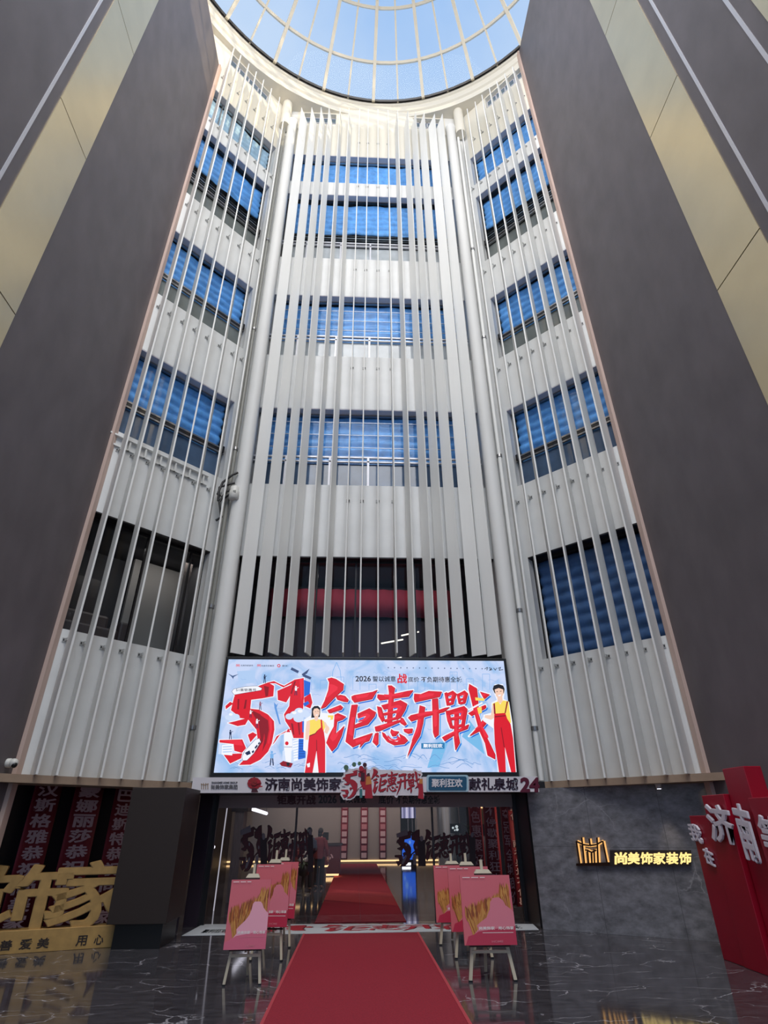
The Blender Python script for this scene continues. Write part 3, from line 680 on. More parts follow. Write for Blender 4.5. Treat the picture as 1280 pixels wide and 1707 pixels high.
for p in ([(1113, 310), (1192, 340), (1182, 480), (1116, 512)], [(1095, 800), (1132, 800), (1132, 935), (1095, 930)], [(1105, 590), (1160, 560), (1180, 590), (1120, 630)]): cv.poly(q('A', p), BLUE)
cv.outline(TRAINS, NAVY, .5); cv.many(TRAINS, WHT)
cv.text('51乘钜惠号', *q('A', [(310, 412)])[0], *q('A', [(550, 448)])[0], HAIR, .01)
for p in ([(415, 1175), (470, 1145), (485, 1185), (440, 1205)], [(495, 1160), (520, 1140), (525, 1165), (505, 1180)], [(530, 1110), (560, 1075), (568, 1095), (540, 1130)], [(570, 1062), (590, 1040), (592, 1062), (575, 1080)]): cv.poly(q('A', p), NAVY)
# clouds, rocket, buildings
for lst, c in (([(940, 745, 45), (1000, 720, 50), (1060, 690, 60), (1120, 710, 55), (1170, 740, 45), (1050, 765, 60)], PALE), ([(215, 755, 35), (260, 725, 40), (310, 750, 45), (250, 775, 35)], PALE)):
    for x, y, r in lst: cv.disc(*q('A', [(x, y)])[0], r / 7.1, r / 7.1 * .8, c)
for x, y, r in ((1000, 700, 26), (1070, 680, 30), (250, 720, 22)): cv.disc(*q('A', [(x, y)])[0], r / 7.1, r / 7.1 * .7, WHT)
cv.poly(q('A', [(980, 1030), (1052, 1008), (1052, 1260), (975, 1280)]), WHT); cv.poly(q('A', [(1052, 1008), (1132, 1012), (1132, 1235), (1045, 1255)]), BLUE)
for k in range(7): cv.line(q('A', [(985, 1050 + 32 * k), (1050, 1035 + 32 * k)]), .7, LBL); cv.line(q('A', [(1055, 1035 + 30 * k), (1130, 1035 + 30 * k)]), .6, NAVY)
cv.poly(q('A', [(112, 1060), (140, 1060), (140, 1190), (100, 1190)]), PALE); cv.poly(q('A', [(145, 1080), (282, 1070), (265, 1205), (140, 1195)]), WHT)
for k in range(3): cv.line(q('A', [(155, 1105 + 30 * k), (262, 1100 + 30 * k)]), 1, LBL)
cv.poly(q('A', [(878, 960), (900, 925), (930, 885), (965, 930), (978, 960), (975, 1130), (960, 1290), (900, 1290), (880, 1130)]), WHT); cv.poly(q('A', [(905, 930), (930, 885), (955, 930)]), RED)
cv.disc(*q('A', [(912, 1062)])[0], 3, 3.2, RED); cv.line(q('A', [(880, 1105), (975, 1105)]), .8, em(90, 110, 160))
for x in (860, 965): cv.poly(q('A', [(x, 1160), (x + 14, 1140), (x + 28, 1160), (x + 28, 1290), (x, 1290)]), PALE)
cv.poly(q('A', [(825, 1300), (870, 1270), (985, 1300), (960, 1350), (850, 1330)]), DRED); cv.poly(q('A', [(905, 1290), (950, 1290), (940, 1330), (915, 1330)]), HAIR)
# astronaut, tiny workers
for x, y, s_, c in ((650, 300, 1, NAVY), (598, 620, 1, em(150, 90, 110)), (245, 960, 1.1, NAVY), (484, 715, .9, WHT), (735, 1240, 1.7, LBL), (560, 830, 1.1, WHT), (1020, 440, 1.1, WHT)):
    X, Y = q('A', [(x, y)])[0]; cv.disc(X, Y - 6 * s_, 1.2 * s_, 1.4 * s_, c); cv.poly([(X - 1.7 * s_, Y - 4.5 * s_), (X + 1.7 * s_, Y - 4.5 * s_), (X + 1.5 * s_, Y), (X - 1.5 * s_, Y)], c)
    cv.line([(X - .8 * s_, Y), (X - 1.6 * s_, Y + 7 * s_)], 1.1 * s_, NAVY); cv.line([(X + .8 * s_, Y), (X + 1.4 * s_, Y + 7 * s_)], 1.1 * s_, NAVY); cv.line([(X + 1.2 * s_, Y - 4 * s_), (X + 4 * s_, Y - 5 * s_)], .8 * s_, c)
# main slogan
cv.many(SLOGAN, CYAN, 3.6, 3.2); cv.many(SLOGAN, BLUE, 2.4, 3.4); cv.outline(SLOGAN, WHT, 1.7); cv.many(SLOGAN, DRED, .9, .8); cv.many(SLOGAN, RED)
hl = []
for p in SLOGAN:
    cx_, cy_ = sum(a for a, _ in p) / len(p), sum(c for _, c in p) / len(p); hl.append([(cx_ + (a - cx_) * .55 - .5, cy_ + (c - cy_) * .45 - .7) for a, c in p])
cv.many(hl, RED2)
# headline
cv.text('2026', 592.5, 1127.5, 618, 1136.5, HAIR, .02); cv.text('誓以诚意', 621, 1127.5, 659.5, 1137, HAIR, .012)
cv.text('战', 662.5, 1124, 678, 1139.5, RED, .03); cv.text('底价', 679.5, 1129, 698.5, 1137.5, HAIR, .012); cv.text('不负期待惠全城', 701.5, 1128.5, 769.5, 1138, HAIR, .012)
cv.text('尚美饰家装饰', 402, 1108.5, 422, 1111.5, em(60, 70, 100), .01); cv.text('尚美饰家集团', 436, 1109, 457, 1112, em(60, 70, 100), .01); cv.text('泉城', 470, 1109, 481, 1112, em(60, 70, 100), .01)
for x in (394, 429): cv.text('尚', x, 1107.5, x + 6, 1112, em(226, 90, 100), .02)
cv.outline([[(465 + 2.2 * cos(t), 1110.3 + 2.2 * sin(t)) for t in (0, .8, 1.6, 2.4, 3.2, 4, 4.8, 5.6)]], RED, .6)
for k in range(16): cv.disc(647 + k * 10.4, 1113.6 + k * .12, 1.1, 1.0, em(70, 84, 120), 8)
for pts in ([(807, 1116), (812, 1113), (811, 1118)], [(814, 1114), (819, 1115), (815, 1118), (820, 1117)], [(822, 1114), (825, 1118), (827, 1114)], [(829, 1115), (834, 1113), (831, 1118), (838, 1117)]): cv.line(pts, 1, HAIR)
cv.poly(q('C', [(255, 848), (492, 845), (490, 905), (255, 905)]), em(40, 122, 178)); cv.text('聚利狂欢', *q('C', [(275, 855)])[0], *q('C', [(470, 895)])[0], WHT, .03)
# pictured woman (left) and man (right) in yellow shirts and red overalls
def fig(fr, items):
    for m, p in items: cv.poly(q(fr, p), m)
fig('B', [(WHT, [(50, 640), (130, 590), (150, 470), (240, 470), (260, 560), (410, 570), (400, 720), (340, 830), (310, 860), (310, 1268), (50, 1268), (80, 1020), (40, 1000)]),
          (HAIR, [(135, 620), (140, 540), (140, 510), (170, 480), (215, 478), (242, 505), (240, 560), (235, 610)]), (SKIN, [(155, 545), (170, 512), (205, 505), (232, 525), (232, 575), (215, 612), (185, 618), (162, 590)]), (SKIN, [(175, 600), (215, 600), (222, 660), (165, 660)]),
          (YEL, [(95, 655), (165, 635), (195, 660), (225, 635), (285, 655), (300, 730), (275, 790), (110, 830), (115, 730)]), (SKIN, [(80, 660), (118, 655), (118, 740), (98, 890), (65, 890), (68, 760)]), (WHT, [(60, 880), (105, 880), (112, 960), (90, 1002), (58, 985)]),
          (SKIN, [(280, 660), (318, 660), (352, 750), (322, 812), (290, 790), (302, 740)]), (YEL, [(330, 590), (400, 590), (390, 640), (340, 650)]), (WHT, [(300, 660), (350, 630), (385, 690), (350, 735), (322, 705)]), (WHT, [(260, 640), (360, 610), (365, 635), (300, 672)]),
          (RED, [(110, 830), (180, 800), (205, 770), (262, 720), (285, 790), (300, 900), (300, 1268), (222, 1268), (197, 1010), (150, 1268), (58, 1268), (92, 1040), (100, 920)]), (RED, [(245, 640), (262, 640), (270, 740), (250, 740)]), (DRED, [(110, 828), (180, 800), (205, 770), (208, 780), (183, 812), (112, 842)]),
          (DRED, [(195, 1010), (205, 1010), (202, 880), (194, 880)]), (WHT, [(80, 1165), (120, 1150), (118, 1200), (92, 1205)]), (HAIR, [(180, 545), (192, 543), (192, 548), (180, 550)]), (HAIR, [(208, 540), (222, 540), (222, 545), (208, 546)]), (WHT, [(185, 585), (215, 578), (205, 592), (192, 594)])])
fig('C', [(WHT, [(965, 440), (1020, 410), (975, 300), (1000, 250), (1080, 250), (1105, 300), (1090, 400), (1145, 430), (1178, 640), (1220, 1142), (1155, 1142), (1105, 960), (1120, 1142), (1030, 1142), (985, 700), (880, 620), (885, 560), (965, 540)]),
          (HAIR, [(978, 300), (990, 265), (1035, 250), (1085, 265), (1100, 300), (1092, 345), (1000, 345)]), (SKIN, [(998, 305), (1040, 290), (1085, 305), (1088, 350), (1065, 395), (1040, 398), (1012, 370)]), (SKIN, [(1025, 380), (1075, 370), (1082, 440), (1030, 450)]),
          (YEL, [(975, 450), (1030, 425), (1055, 455), (1085, 415), (1140, 425), (1165, 640), (1130, 660), (1100, 560), (990, 560)]), (SKIN, [(975, 460), (992, 470), (998, 590), (960, 612), (895, 590), (900, 565), (960, 565)]), (YEL, [(800, 385), (895, 395), (890, 420), (805, 415)]), (YEL, [(820, 490), (865, 480), (870, 540), (835, 555)]), (WHT, [(720, 510), (870, 430), (880, 445), (735, 520)]),
          (RED, [(995, 550), (1105, 542), (1125, 600), (1160, 655), (1185, 800), (1212, 1142), (1165, 1142), (1102, 890), (1112, 1142), (1042, 1142), (1000, 860), (990, 660)]), (DRED, [(985, 450), (1000, 440), (1008, 550), (992, 552)]), (DRED, [(1120, 425), (1135, 425), (1110, 545), (1098, 545)]), (DRED, [(1000, 575), (1110, 565), (1112, 575), (1002, 588)]),
          (DRED, [(1060, 690), (1068, 690), (1100, 890), (1090, 890)]), (HAIR, [(1015, 325), (1030, 322), (1030, 328), (1016, 331)]), (HAIR, [(1052, 320), (1068, 318), (1068, 324), (1053, 326)]), (WHT, [(1030, 362), (1065, 355), (1055, 372), (1038, 374)])])
part(b, 'display_picture', led)

# ================================================================= SIGN BAND OVER THE DOORS
BY = 12.02
M_SIGN = mat('white_signboard', (226, 222, 228), .45); M_MAR = mat('maroon_letter', (92, 10, 44), .5); M_INK = mat('ink_letter', (40, 12, 40), .5); M_GL = mat('grey_letter', (110, 108, 112), .5)
M_TEAL = mat('teal_badge', (26, 84, 118), .4); M_RIM = mat('pale_blue_rim', (170, 206, 222), .4); M_CRED = mat('crimson_print', (172, 22, 44), .5); M_CDK = mat('plum_print', (70, 16, 34), .5); M_GREEN = mat('green_print', (86, 120, 96), .5); M_OR = mat('orange_print', (206, 130, 60), .5)
band = empty('entrance_sign', 'long white sign band with maroon lettering under the LED screen', 'sign', loc=(.2, BY + .2, 2.22))
a0, a1 = PY(322, 1296, BY), PY(899, 1321, BY)
b = MB(); b.box((a0.x, BY, 2.225), (a1.x, BY + .07, 2.495), M_SIGN); part(b, 'sign_panel', band)
def bfn(x0, y0, x1, y1, th=.012):
    return lambda u, v, t: PY(x0 + (x1 - x0) * u, y1 + (y0 - y1) * v, BY) + Vector((0, -.001 - th * t, 0))
b = MB()
for body, m_, bx, bo in (('济南尚美饰家', M_INK, (442, 1297, 569, 1318), .03), ('献礼泉城', M_INK, (782, 1297, 863, 1317), .03), ('24', M_MAR, (868, 1297, 898, 1320), .05), ('尚美饰家集团', M_GL, (352, 1308, 396, 1315.5), .02), ('SHANGMEI HOME GROUP', M_GL, (353, 1303, 396, 1306), .02)):
    b = MB(); text(b, body, m_, bfn(*bx), bo); part(b, 'lettering', band)
M_BRZ = mat('bronze_print', (150, 124, 96), .5)
b = MB(); cv = Canvas(b, lambda x, y, L: PY(x, y, BY) + Vector((0, -.002 * L, 0)))
for x in (336, 339.5, 343, 346.5): cv.line([(x, 1316), (x, 1305 + abs(x - 341.2) * .2)], 1.2, M_BRZ)
cv.line([(335, 1307), (341, 1308.5), (348, 1306.5)], 1.1, M_BRZ)
part(b, 'logo', band)
b = MB(); cv = Canvas(b, lambda x, y, L: PY(x, y, BY) + Vector((0, -.002 * L, 0)))
rnd = random.Random(5)
for k in range(12): t = 2 * pi * k / 12; cv.disc(424 + 7.5 * cos(t), 1306 + 6.5 * sin(t), 4.4, 3.8, M_CRED if k % 2 else mat('scarlet_print', (150, 30, 34), .5), 9)
for k in range(6): t = 2 * pi * k / 6 + .3; cv.disc(424 + 3 * cos(t), 1305 + 2.6 * sin(t), 2.6, 2.4, mat('scarlet_print', (150, 30, 34), .5), 8)
cv.poly([(419, 1321), (421, 1314), (428, 1314), (431, 1321)], M_CDK); cv.line([(432, 1312), (438, 1311)], 2, M_CRED)
part(b, 'flower_emblem', band)
b = MB(); th = .03
rb = lambda x0, y0, x1, y1, d0, m: b.prism([PY(x0 + 2, y0, BY) + Vector((0, -d0, 0)), PY(x1 - 2, y0, BY) + Vector((0, -d0, 0)), PY(x1, y0 + 2, BY) + Vector((0, -d0, 0)), PY(x1, y1 - 2, BY) + Vector((0, -d0, 0)), PY(x1 - 2, y1, BY) + Vector((0, -d0, 0)), PY(x0 + 2, y1, BY) + Vector((0, -d0, 0)), PY(x0, y1 - 2, BY) + Vector((0, -d0, 0)), PY(x0, y0 + 2, BY) + Vector((0, -d0, 0))], (0, .03, 0), m)
rb(711, 1292, 780, 1320, .032, M_RIM); rb(714, 1294.5, 777, 1317.5, .042, M_TEAL)
text(b, '聚利狂欢', M_SIGN, lambda u, v, t: PY(719 + 51 * u, 1312.5 - 14 * v, BY) + Vector((0, -.044 - .006 * t, 0)), .03)
part(b, 'badge', band, label='teal rounded badge on the white band')
# cut-out slogan board fixed across the band
def mapto(x0, y0, x1, y1, Yp, base=.0):
    def f(x, y, L):
        u = (x - 385) / (826 - 385); v = (y - 1122) / (1276 - 1122)
        return PY(x0 + (x1 - x0) * u, y0 + (y1 - y0) * v, Yp) + Vector((0, -base - .002 * L, 0))
    return f
b = MB(); m0 = mapto(574, 1279, 704, 1331, BY)
bb = mapto(574, 1279, 704, 1331, BY, .03)
cvb = Canvas(b, bb); cvb.outline(SLOGAN + FIFTYONE, M_SIGN, 9); cvb.many(SLOGAN + FIFTYONE, M_SIGN)
cvb.many(SLOGAN, M_CDK, 2, 2.5); cvb.many(FIFTYONE, M_CDK, 2, 2); cvb.many(SLOGAN, M_CRED); cvb.many(FIFTYONE, M_CRED); cvb.many(TRAINS, M_SIGN)
for p, m in (([(505, 1180), (520, 1170), (535, 1180), (545, 1276), (500, 1276)], M_CRED), ([(508, 1170), (530, 1165), (540, 1205), (505, 1210)], M_OR), ([(512, 1155), (526, 1150), (530, 1166), (514, 1168)], M_CDK), ([(470, 1230), (486, 1230), (486, 1274), (472, 1274)], mat('teal_print', (60, 120, 124), .5)), ([(478, 1150), (500, 1150), (500, 1190), (478, 1190)], M_CDK), ([(806, 1200), (826, 1200), (832, 1280), (800, 1276)], M_CRED), ([(808, 1180), (826, 1180), (826, 1204), (806, 1204)], M_OR)): cvb.poly(p, m)
for x, y, r, m in ((440, 1110, 12, M_GREEN), (395, 1125, 14, M_GREEN), (470, 1105, 10, M_GREEN), (500, 1112, 12, M_CDK), (480, 1130, 14, M_CRED)): cvb.disc(x, y, r, r, m, 10)
q8 = [bb(x, y, 0) for x, y in ((390, 1130), (820, 1140), (820, 1262), (390, 1262))]; b.prism(q8, (0, .028, 0), M_SIGN)
part(b, 'slogan_cutout', band, label='white-edged cut-out slogan board on the middle of the band')

# ================================================================= ENTRANCE AND LOBBY
GY = 13.45
M_LWALL = mat('lobby_wall', (150, 140, 134), .7); M_LDK = mat('lobby_dark_panel', (58, 50, 54), .45); M_FROST = mat('frosted_film', (152, 140, 140), .5)
M_CARP = mat('red_carpet', (142, 25, 44), .95, var=.16, vscale=60, bump=.25); M_CEDGE = mat('carpet_binding', (176, 62, 72), .9)
M_BANR = mat('red_banner', (128, 20, 36), .7, var=.12, vscale=3); M_BTXT = mat('banner_letter', (206, 168, 172), .6)
WARM = mat('warm_strip', (255, 214, 150), emit=2.2); COOL = mat('cool_tube', (240, 244, 255), emit=3.0)
def sbox(name, a, c, m, label): b = MB(); b.box(a, c, m); return b.build(name, kind='structure', label=label)
sbox('wall_lobby_back', (-6.5, 32.6, 0), (7, 32.8, 3.4), M_LWALL, 'beige back wall of the lobby')
sbox('wall_lobby_left', (-6.5, 14.3, 0), (-6.3, 32.6, 3.4), M_LDK, 'dark left wall of the lobby')
sbox('wall_lobby_right', (6.8, 14.3, 0), (7, 32.6, 3.4), M_LDK, 'dark right wall of the lobby')
sbox('ceiling_lobby', (-6.5, 13.5, 3.3), (7, 32.8, 3.45), M_LDK, 'dark lobby ceiling')
b = MB(); b.box((-6.3, 32.55, .06), (5, 32.6, .12), WARM); b.build('trim_12', kind='structure', label='warm lit skirting strip along the lobby back wall')
light('lobby_ceiling_lamp', 'AREA', (0, 23, 3.2), 260, (1, .9, .8), aim=(0, 24.5, 0), shape='RECTANGLE', size=8, size_y=10)
light('lobby_back_lamp', 'AREA', (0, 30.5, 3.2), 170, (1, .9, .8), aim=(0, 32.5, .8), shape='RECTANGLE', size=9, size_y=1)
light('entrance_inner_fill', 'AREA', (.5, 15.2, 3.2), 70, (1, .9, .82), aim=(.5, 15.0, 0), shape='RECTANGLE', size=6, size_y=1)  # added fill with no visible fitting, brightens the banners behind the glass
# door frame and glass
JL, JR = -2.95, 3.42
dr = empty('door_1', 'wide glazed entrance door wall under the sign band', kind='structure', loc=(.2, GY, 0))
for xx, w in ((JL, .1), (JR, .1)):
    b = MB(); b.box((xx - w / 2, GY - .05, 0), (xx + w / 2, GY + .05, 2.3), M_DARK); part(b, 'door_post', dr)
for xx in (-1.25, 1.62):
    b = MB(); b.box((xx - .02, GY - .03, 0), (xx + .02, GY + .03, 2.0), M_LDK); part(b, 'door_stile', dr)
for a, c in ((JL + .05, -1.27), (-1.23, 1.6), (1.64, JR - .05)):
    b = MB(); b.box((a, GY - .006, .02), (c, GY + .006, 2.0), M_LGLASS); part(b, 'glass_pane', dr)
tf = b = MB(); b.box((JL + .05, GY - .02, 2.0), (JR - .05, GY + .02, 2.28), M_FROST); part(b, 'transom_film', dr)
b = MB(); fy = GY - .024
tx = lambda x0, y0, x1, y1: (lambda u, v, t: PY(x0 + (x1 - x0) * u, y1 + (y0 - y1) * v, fy) + Vector((0, -.002 * t, 0)))
text(b, '2026', M_BLACK, tx(531, 1326, 561, 1339), .03); text(b, '誓以诚意', M_BLACK, tx(566, 1326, 611, 1339), .02); text(b, '底价', M_BLACK, tx(631, 1326, 656, 1340), .02); text(b, '不负期待惠全城', M_BLACK, tx(660, 1326, 733, 1340), .02)
text(b, '钜惠开战', M_CDK, tx(462, 1326, 526, 1341), .04)
part(b, 'lettering', dr)
# dark jamb panels either side of the doors
for i, (x0, x1, lb) in enumerate(((-3.55, -3.28, 'outer left'), (-3.26, -3.0, 'inner left'))):
    sbox('trim_%d' % (13 + i), (x0, 12.75 + .5 * i, 0), (x1, 13.0 + .5 * i, 2.26), mat('plum_steel', (64, 54, 66), .25, metal=.3), '%s dark steel jamb panel beside the entrance doors' % lb)
sbox('trim_15', (3.44, 12.55, 0), (3.56, 13.5, 2.3), M_DARK, 'dark jamb between the entrance glass and the marble wall')
# stickers on the glass: dark cut-out slogans, one per leaf
def decal(x0, y0, x1, y1, label):
    f = mapto(x0, y0, x1, y1, GY - .01); b = MB(); c = Canvas(b, f)
    M_D = mat('decal_plum', (40, 18, 26), .6); M_D2 = mat('decal_wine', (74, 20, 32), .6); M_D3 = mat('decal_grey', (112, 104, 112), .6)
    c.outline(SLOGAN + FIFTYONE, M_D, 2.4); c.many(FIFTYONE, M_D2); c.many(SLOGAN, M_D2); c.many(TRAINS, M_D3)
    c.poly([(372, 1146), (436, 1128), (440, 1150), (376, 1162)], M_D3); c.poly([(470, 1226), (486, 1226), (488, 1270), (472, 1270)], M_D3)
    c.poly([(500, 1170), (540, 1170), (545, 1276), (500, 1276)], M_D); c.disc(520, 1165, 10, 11, M_D3); c.poly([(800, 1160), (832, 1160), (836, 1280), (800, 1280)], M_D); c.disc(815, 1150, 9, 10, M_D3)
    for x, y in ((430, 1190), (470, 1245), (410, 1240), (490, 1200)): c.disc(x, y, 5, 6, M_D3, 8)
    b.build('slogan_decal', label=label, cat='decal', group='dark slogan decals on the entrance glass')
decal(404, 1372, 520, 1452, 'dark cut-out slogan decal on the left entrance glass above the posters')
decal(664, 1380, 790, 1444, 'dark cut-out slogan decal on the right entrance glass beside the blue screen')
# carpets
b = MB(); b.box((-.87, 1.5, 0), (1.125, 12.22, .012), M_CARP); b.box((-.895, 1.5, 0), (-.86, 12.22, .016), M_CEDGE); b.box((1.115, 1.5, 0), (1.15, 12.22, .016), M_CEDGE)
b.build('red_carpet', label='red carpet runner on the marble floor leading up to the entrance', cat='carpet')
b = MB(); b.box((-.77, 13.5, 0), (1.03, 31.8, .012), M_CARP); b.box((.125, 13.5, 0), (.13, 31.8, .013), M_CDK)
b.build('red_carpet', label='red carpet runner inside the lobby behind the glass', cat='carpet')
# printed threshold mat
b = MB(); q4 = [PZ(*p) for p in ((303, 1560), (898, 1550), (888, 1540.5), (338, 1541))]
b.prism([v + Vector((0, 0, .004)) for v in q4], (0, 0, -.004), mat('pale_mat_vinyl', (206, 212, 218), .4))
def mf(x, y, L):
    u = (x - 385) / 441; v = (y - 1122) / 154; return Vector((-2.2 + 4.6 * u, 13.3 - .95 * v, .0045 + .0004 * L))
cm = Canvas(b, mf); cm.many(SLOGAN + FIFTYONE, M_CDK, 3, 2); cm.many(SLOGAN + FIFTYONE, M_CRED)
text(b, '聚利狂欢', M_TEAL, lambda u, v, t: Vector((-2.75 + .45 * u, 12.5 + .4 * v, .006)), .02); text(b, '献礼泉城', M_TEAL, lambda u, v, t: Vector((2.6 + .5 * u, 12.5 + .4 * v, .006)), .02)
b.build('threshold_mat', label='pale printed mat strip across the entrance threshold', cat='mat')

# hanging red banners with vertical lettering
def banner(name, o, u, n, w, ztop, h, body, lbl, group, z0=.1, bold=.01):
    o, u, n = Vector(o), Vector(u).normalized(), Vector(n).normalized(); ch = h / max(len(body), 1)
    root = empty(name, lbl, 'banner', group, loc=(o.x, o.y, ztop - h))
    b = MB(); pts = []
    for i in range(13):
        a = w * i / 12; pts += [o + u * a + n * (.012 * sin(i * .9)) + Vector((0, 0, ztop)), o + u * a + n * (.012 * sin(i * .9)) + Vector((0, 0, ztop - h))]
    b.add(pts, [(2 * i, 2 * i + 1, 2 * i + 3, 2 * i + 2) for i in range(12)], M_BANR, True)
    x = part(b, 'cloth', root); x.modifiers.new('thick', 'SOLIDIFY').thickness = .006
    b = MB()
    for i, c in enumerate(body):
        if c == ' ': continue
        zc = ztop - ch * i - ch * .08
        text(b, c, M_BTXT, lambda uu, vv, t: o + u * (w * (.14 + .72 * uu)) + n * (.022 + .003 * t) + Vector((0, 0, zc - ch * .84 * (1 - vv))), bold)
    if body: sub(b, 'lettering', x, root)
    b = MB(); b.tube([o + Vector((0, 0, ztop)), o + u * w + Vector((0, 0, ztop))], .012, M_DARK, 6); rod = part(b, 'top_rod', root)
    if ztop < 2.4 and o.y > 13.5:
        b = MB()
        for a in (.1, .9): b.tube([o + u * w * a + Vector((0, 0, ztop)), o + u * w * a + Vector((0, 0, 3.3))], .006, M_DARK, 6)
        sub(b, 'cord', rod, root)
    return root
# three on the lobby back wall
for i, (xa, xb, body) in enumerate(((567.5, 579.5, '热烈祝贺尚美饰家'), (600.5, 613, '恭祝尚美开业大吉'), (632, 644, '预祝活动圆满成功'))):
    p0, p1 = PY(xa, 1400, 32.5), PY(xb, 1400, 32.5)
    rb_ = banner('hanging_banner', (p0.x, 32.5, 0), (1, 0, 0), (0, -1, 0), p1.x - p0.x, 2.75, 2.6, '', '%s of the three slim red banners on the lobby back wall' % ('leftmost', 'middle', 'rightmost')[i], 'slim red banners on the lobby back wall')
    b = MB()
    for k in range(8): b.box((p0.x + .06, 32.46, 2.6 - .31 * k - .22), (p1.x - .06, 32.47, 2.6 - .31 * k), M_BTXT if k % 3 else mat('banner_panel', (190, 120, 126), .6))
    part(b, 'lettering_panels', rb_)
# four behind the right-hand glass
for i, (xa, xb, xm, body) in enumerate(((862, 893, 0, '惠聚价  献礼泉城不停歇'), (842, 862, 0, '誓夺冠军全城底价'), (812, 838, 0, '惠不停歇聚利狂欢'), (787, 811, 0, '天色惠聚好礼'))):
    p0, p1 = PY(xa + (0 if i else -8), 1440, 13.75 + .25 * i), PY(xb - 2 - (8 if not i else 0), 1440, 13.75 + .25 * i)
    banner('hanging_banner', (p0.x, p0.y, 0), (1, 0, 0), (0, -1, 0), p1.x - p0.x, 2.25, 2.05 if i < 2 else 1.7, body, 'red vertical banner %s behind the right entrance glass' % ('nearest the marble wall', 'second from the marble wall', 'third from the marble wall', 'farthest from the marble wall')[i], 'red banners behind the right entrance glass')
# three in the dark recess under the left wing
def LB(x, y, off): return on_plane(x, y, FL.n, FL.p(0, off, 0))
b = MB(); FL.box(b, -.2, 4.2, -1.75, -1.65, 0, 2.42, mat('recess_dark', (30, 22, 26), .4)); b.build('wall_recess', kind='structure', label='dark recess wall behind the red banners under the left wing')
b = MB(); FL.box(b, -.2, 4.2, -1.75, -.3, 2.42, 2.5, M_DARK); b.build('ceiling_recess', kind='structure', label='dark soffit of the recess under the left wing')
for i, (xa, xb, y, body, ztop) in enumerate(((40, 88, 1380, '汉斯格雅恭祝', 2.42), (108, 158, 1390, '蒙娜丽莎恭祝尚美家', 2.42), (178, 215, 1390, '巴迪斯特恭祝', 2.36))):
    p0, p1 = LB(xa, y, -1.35), LB(xb, y, -1.35)
    banner('hanging_banner', (p0.x, p0.y, 0), p1 - p0, FL.n, (p1 - p0).xy.length, ztop, 2.3, body + ('' if i == 1 else '尚美家'), '%s dark red vertical banner hanging in the recess under the left wing' % ('leftmost', 'middle', 'right-hand')[i], 'dark red banners under the left wing', bold=.03)

# lobby furniture and fittings
desk = empty('reception_desk', 'dark red reception desk with lettering at the back left of the red lobby carpet', 'desk', loc=(-1.9, 24.5, 0))
M_DESK = mat('desk_red', (92, 34, 40), .45)
b = MB(); b.box((-2.7, 24, .12), (-.55, 25, 1.0), M_DESK); part(b, 'body', desk, bevel=.02)
b = MB(); b.box((-2.75, 23.95, 1.0), (-.5, 25.05, 1.06), M_LDK); part(b, 'counter', desk)
b = MB(); b.box((-2.65, 24.05, .06), (-.6, 24.95, .12), WARM); part(b, 'lit_plinth', desk)
b = MB(); text(b, '的 泉心', M_BTXT, lambda u, v, t: Vector((-2.3 + 1.5 * u, 23.985 - .004 * t, .55 + .28 * v)), .02); part(b, 'lettering', desk)
pod = empty('welcome_podium', 'low red curved podium with a warm lit base in front of the reception desk', 'podium', loc=(-1.6, 20.8, 0))
b = MB(); b.prism([(-2.6, 20.6, .55), (-.86, 21.0, .55), (-.86, 21.9, .55), (-2.6, 21.9, .55)], (0, 0, .4), M_DESK); part(b, 'body', pod)
b = MB(); b.prism([(-2.58, 20.62, .5), (-.88, 21.02, .5), (-.88, 21.9, .5), (-2.58, 21.9, .5)], (0, 0, .05), WARM); part(b, 'lit_edge', pod)
b = MB(); b.prism([(-2.5, 20.75, 0), (-.95, 21.1, 0), (-.95, 21.85, 0), (-2.5, 21.85, 0)], (0, 0, .5), M_LDK); part(b, 'plinth', pod)
mon = empty('desk_monitor', 'small black monitor on the reception desk', 'monitor', loc=(-1.2, 24.4, 1.06))
b = MB(); b.box((-1.42, 24.4, 1.16), (-1.02, 24.43, 1.42), M_BLACK); part(b, 'display', mon); b = MB(); b.box((-1.25, 24.4, 1.06), (-1.19, 24.44, 1.18), M_BLACK); b.box((-1.34, 24.35, 1.06), (-1.1, 24.5, 1.075), M_BLACK); part(b, 'stand', mon)
# tall lit screen at the back
p0, p1 = PY(670, 1400, 30), PY(691, 1400, 30); q0, q1 = PY(670, 1433, 30).z, PY(670, 1393, 30).z; r0, r1 = PY(670, 1364, 30).z, PY(670, 1345, 30).z
tv = empty('totem_screen', 'tall blue lit screen totem at the back of the lobby, right of the carpet', 'screen', loc=((p0.x + p1.x) / 2, 30, 0))
b = MB(); b.box((p0.x - .05, 30.01, 0), (p1.x + .05, 30.3, r1 + .05), M_BLACK); part(b, 'housing', tv)
mb_ = em(40, 110, 240, 1.1); b = MB(); b.box((p0.x, 29.99, q0), (p1.x, 30.01, q1), mb_); c_ = Canvas(b, lambda x, y, L: PY(x, y, 29.985))
for x, y, r in ((676, 1396, 2), (677, 1412, 3), (674, 1424, 2), (683, 1404, 2)): c_.disc(x, y, r, r * 1.6, em(110, 170, 250, 1.0), 8)
part(b, 'display', tv)
b = MB(); b.box((p0.x, 29.99, r0), (p1.x, 30.01, r1), em(176, 176, 214, 1.0))
for k in range(5): b.box((p0.x + .1 + .13 * k, 29.97, r0), (p0.x + .15 + .13 * k, 29.99, r1), em(236, 236, 255, 1.1) if k % 2 else em(70, 76, 120))
part(b, 'top_display', tv)
b = MB()
for k in range(3): x = p0.x + .28 + .2 * k; b.box((x, 29.98, q1 + .08), (x + .04, 30.01, r0 - .03), M_LINE)
part(b, 'rods', tv)
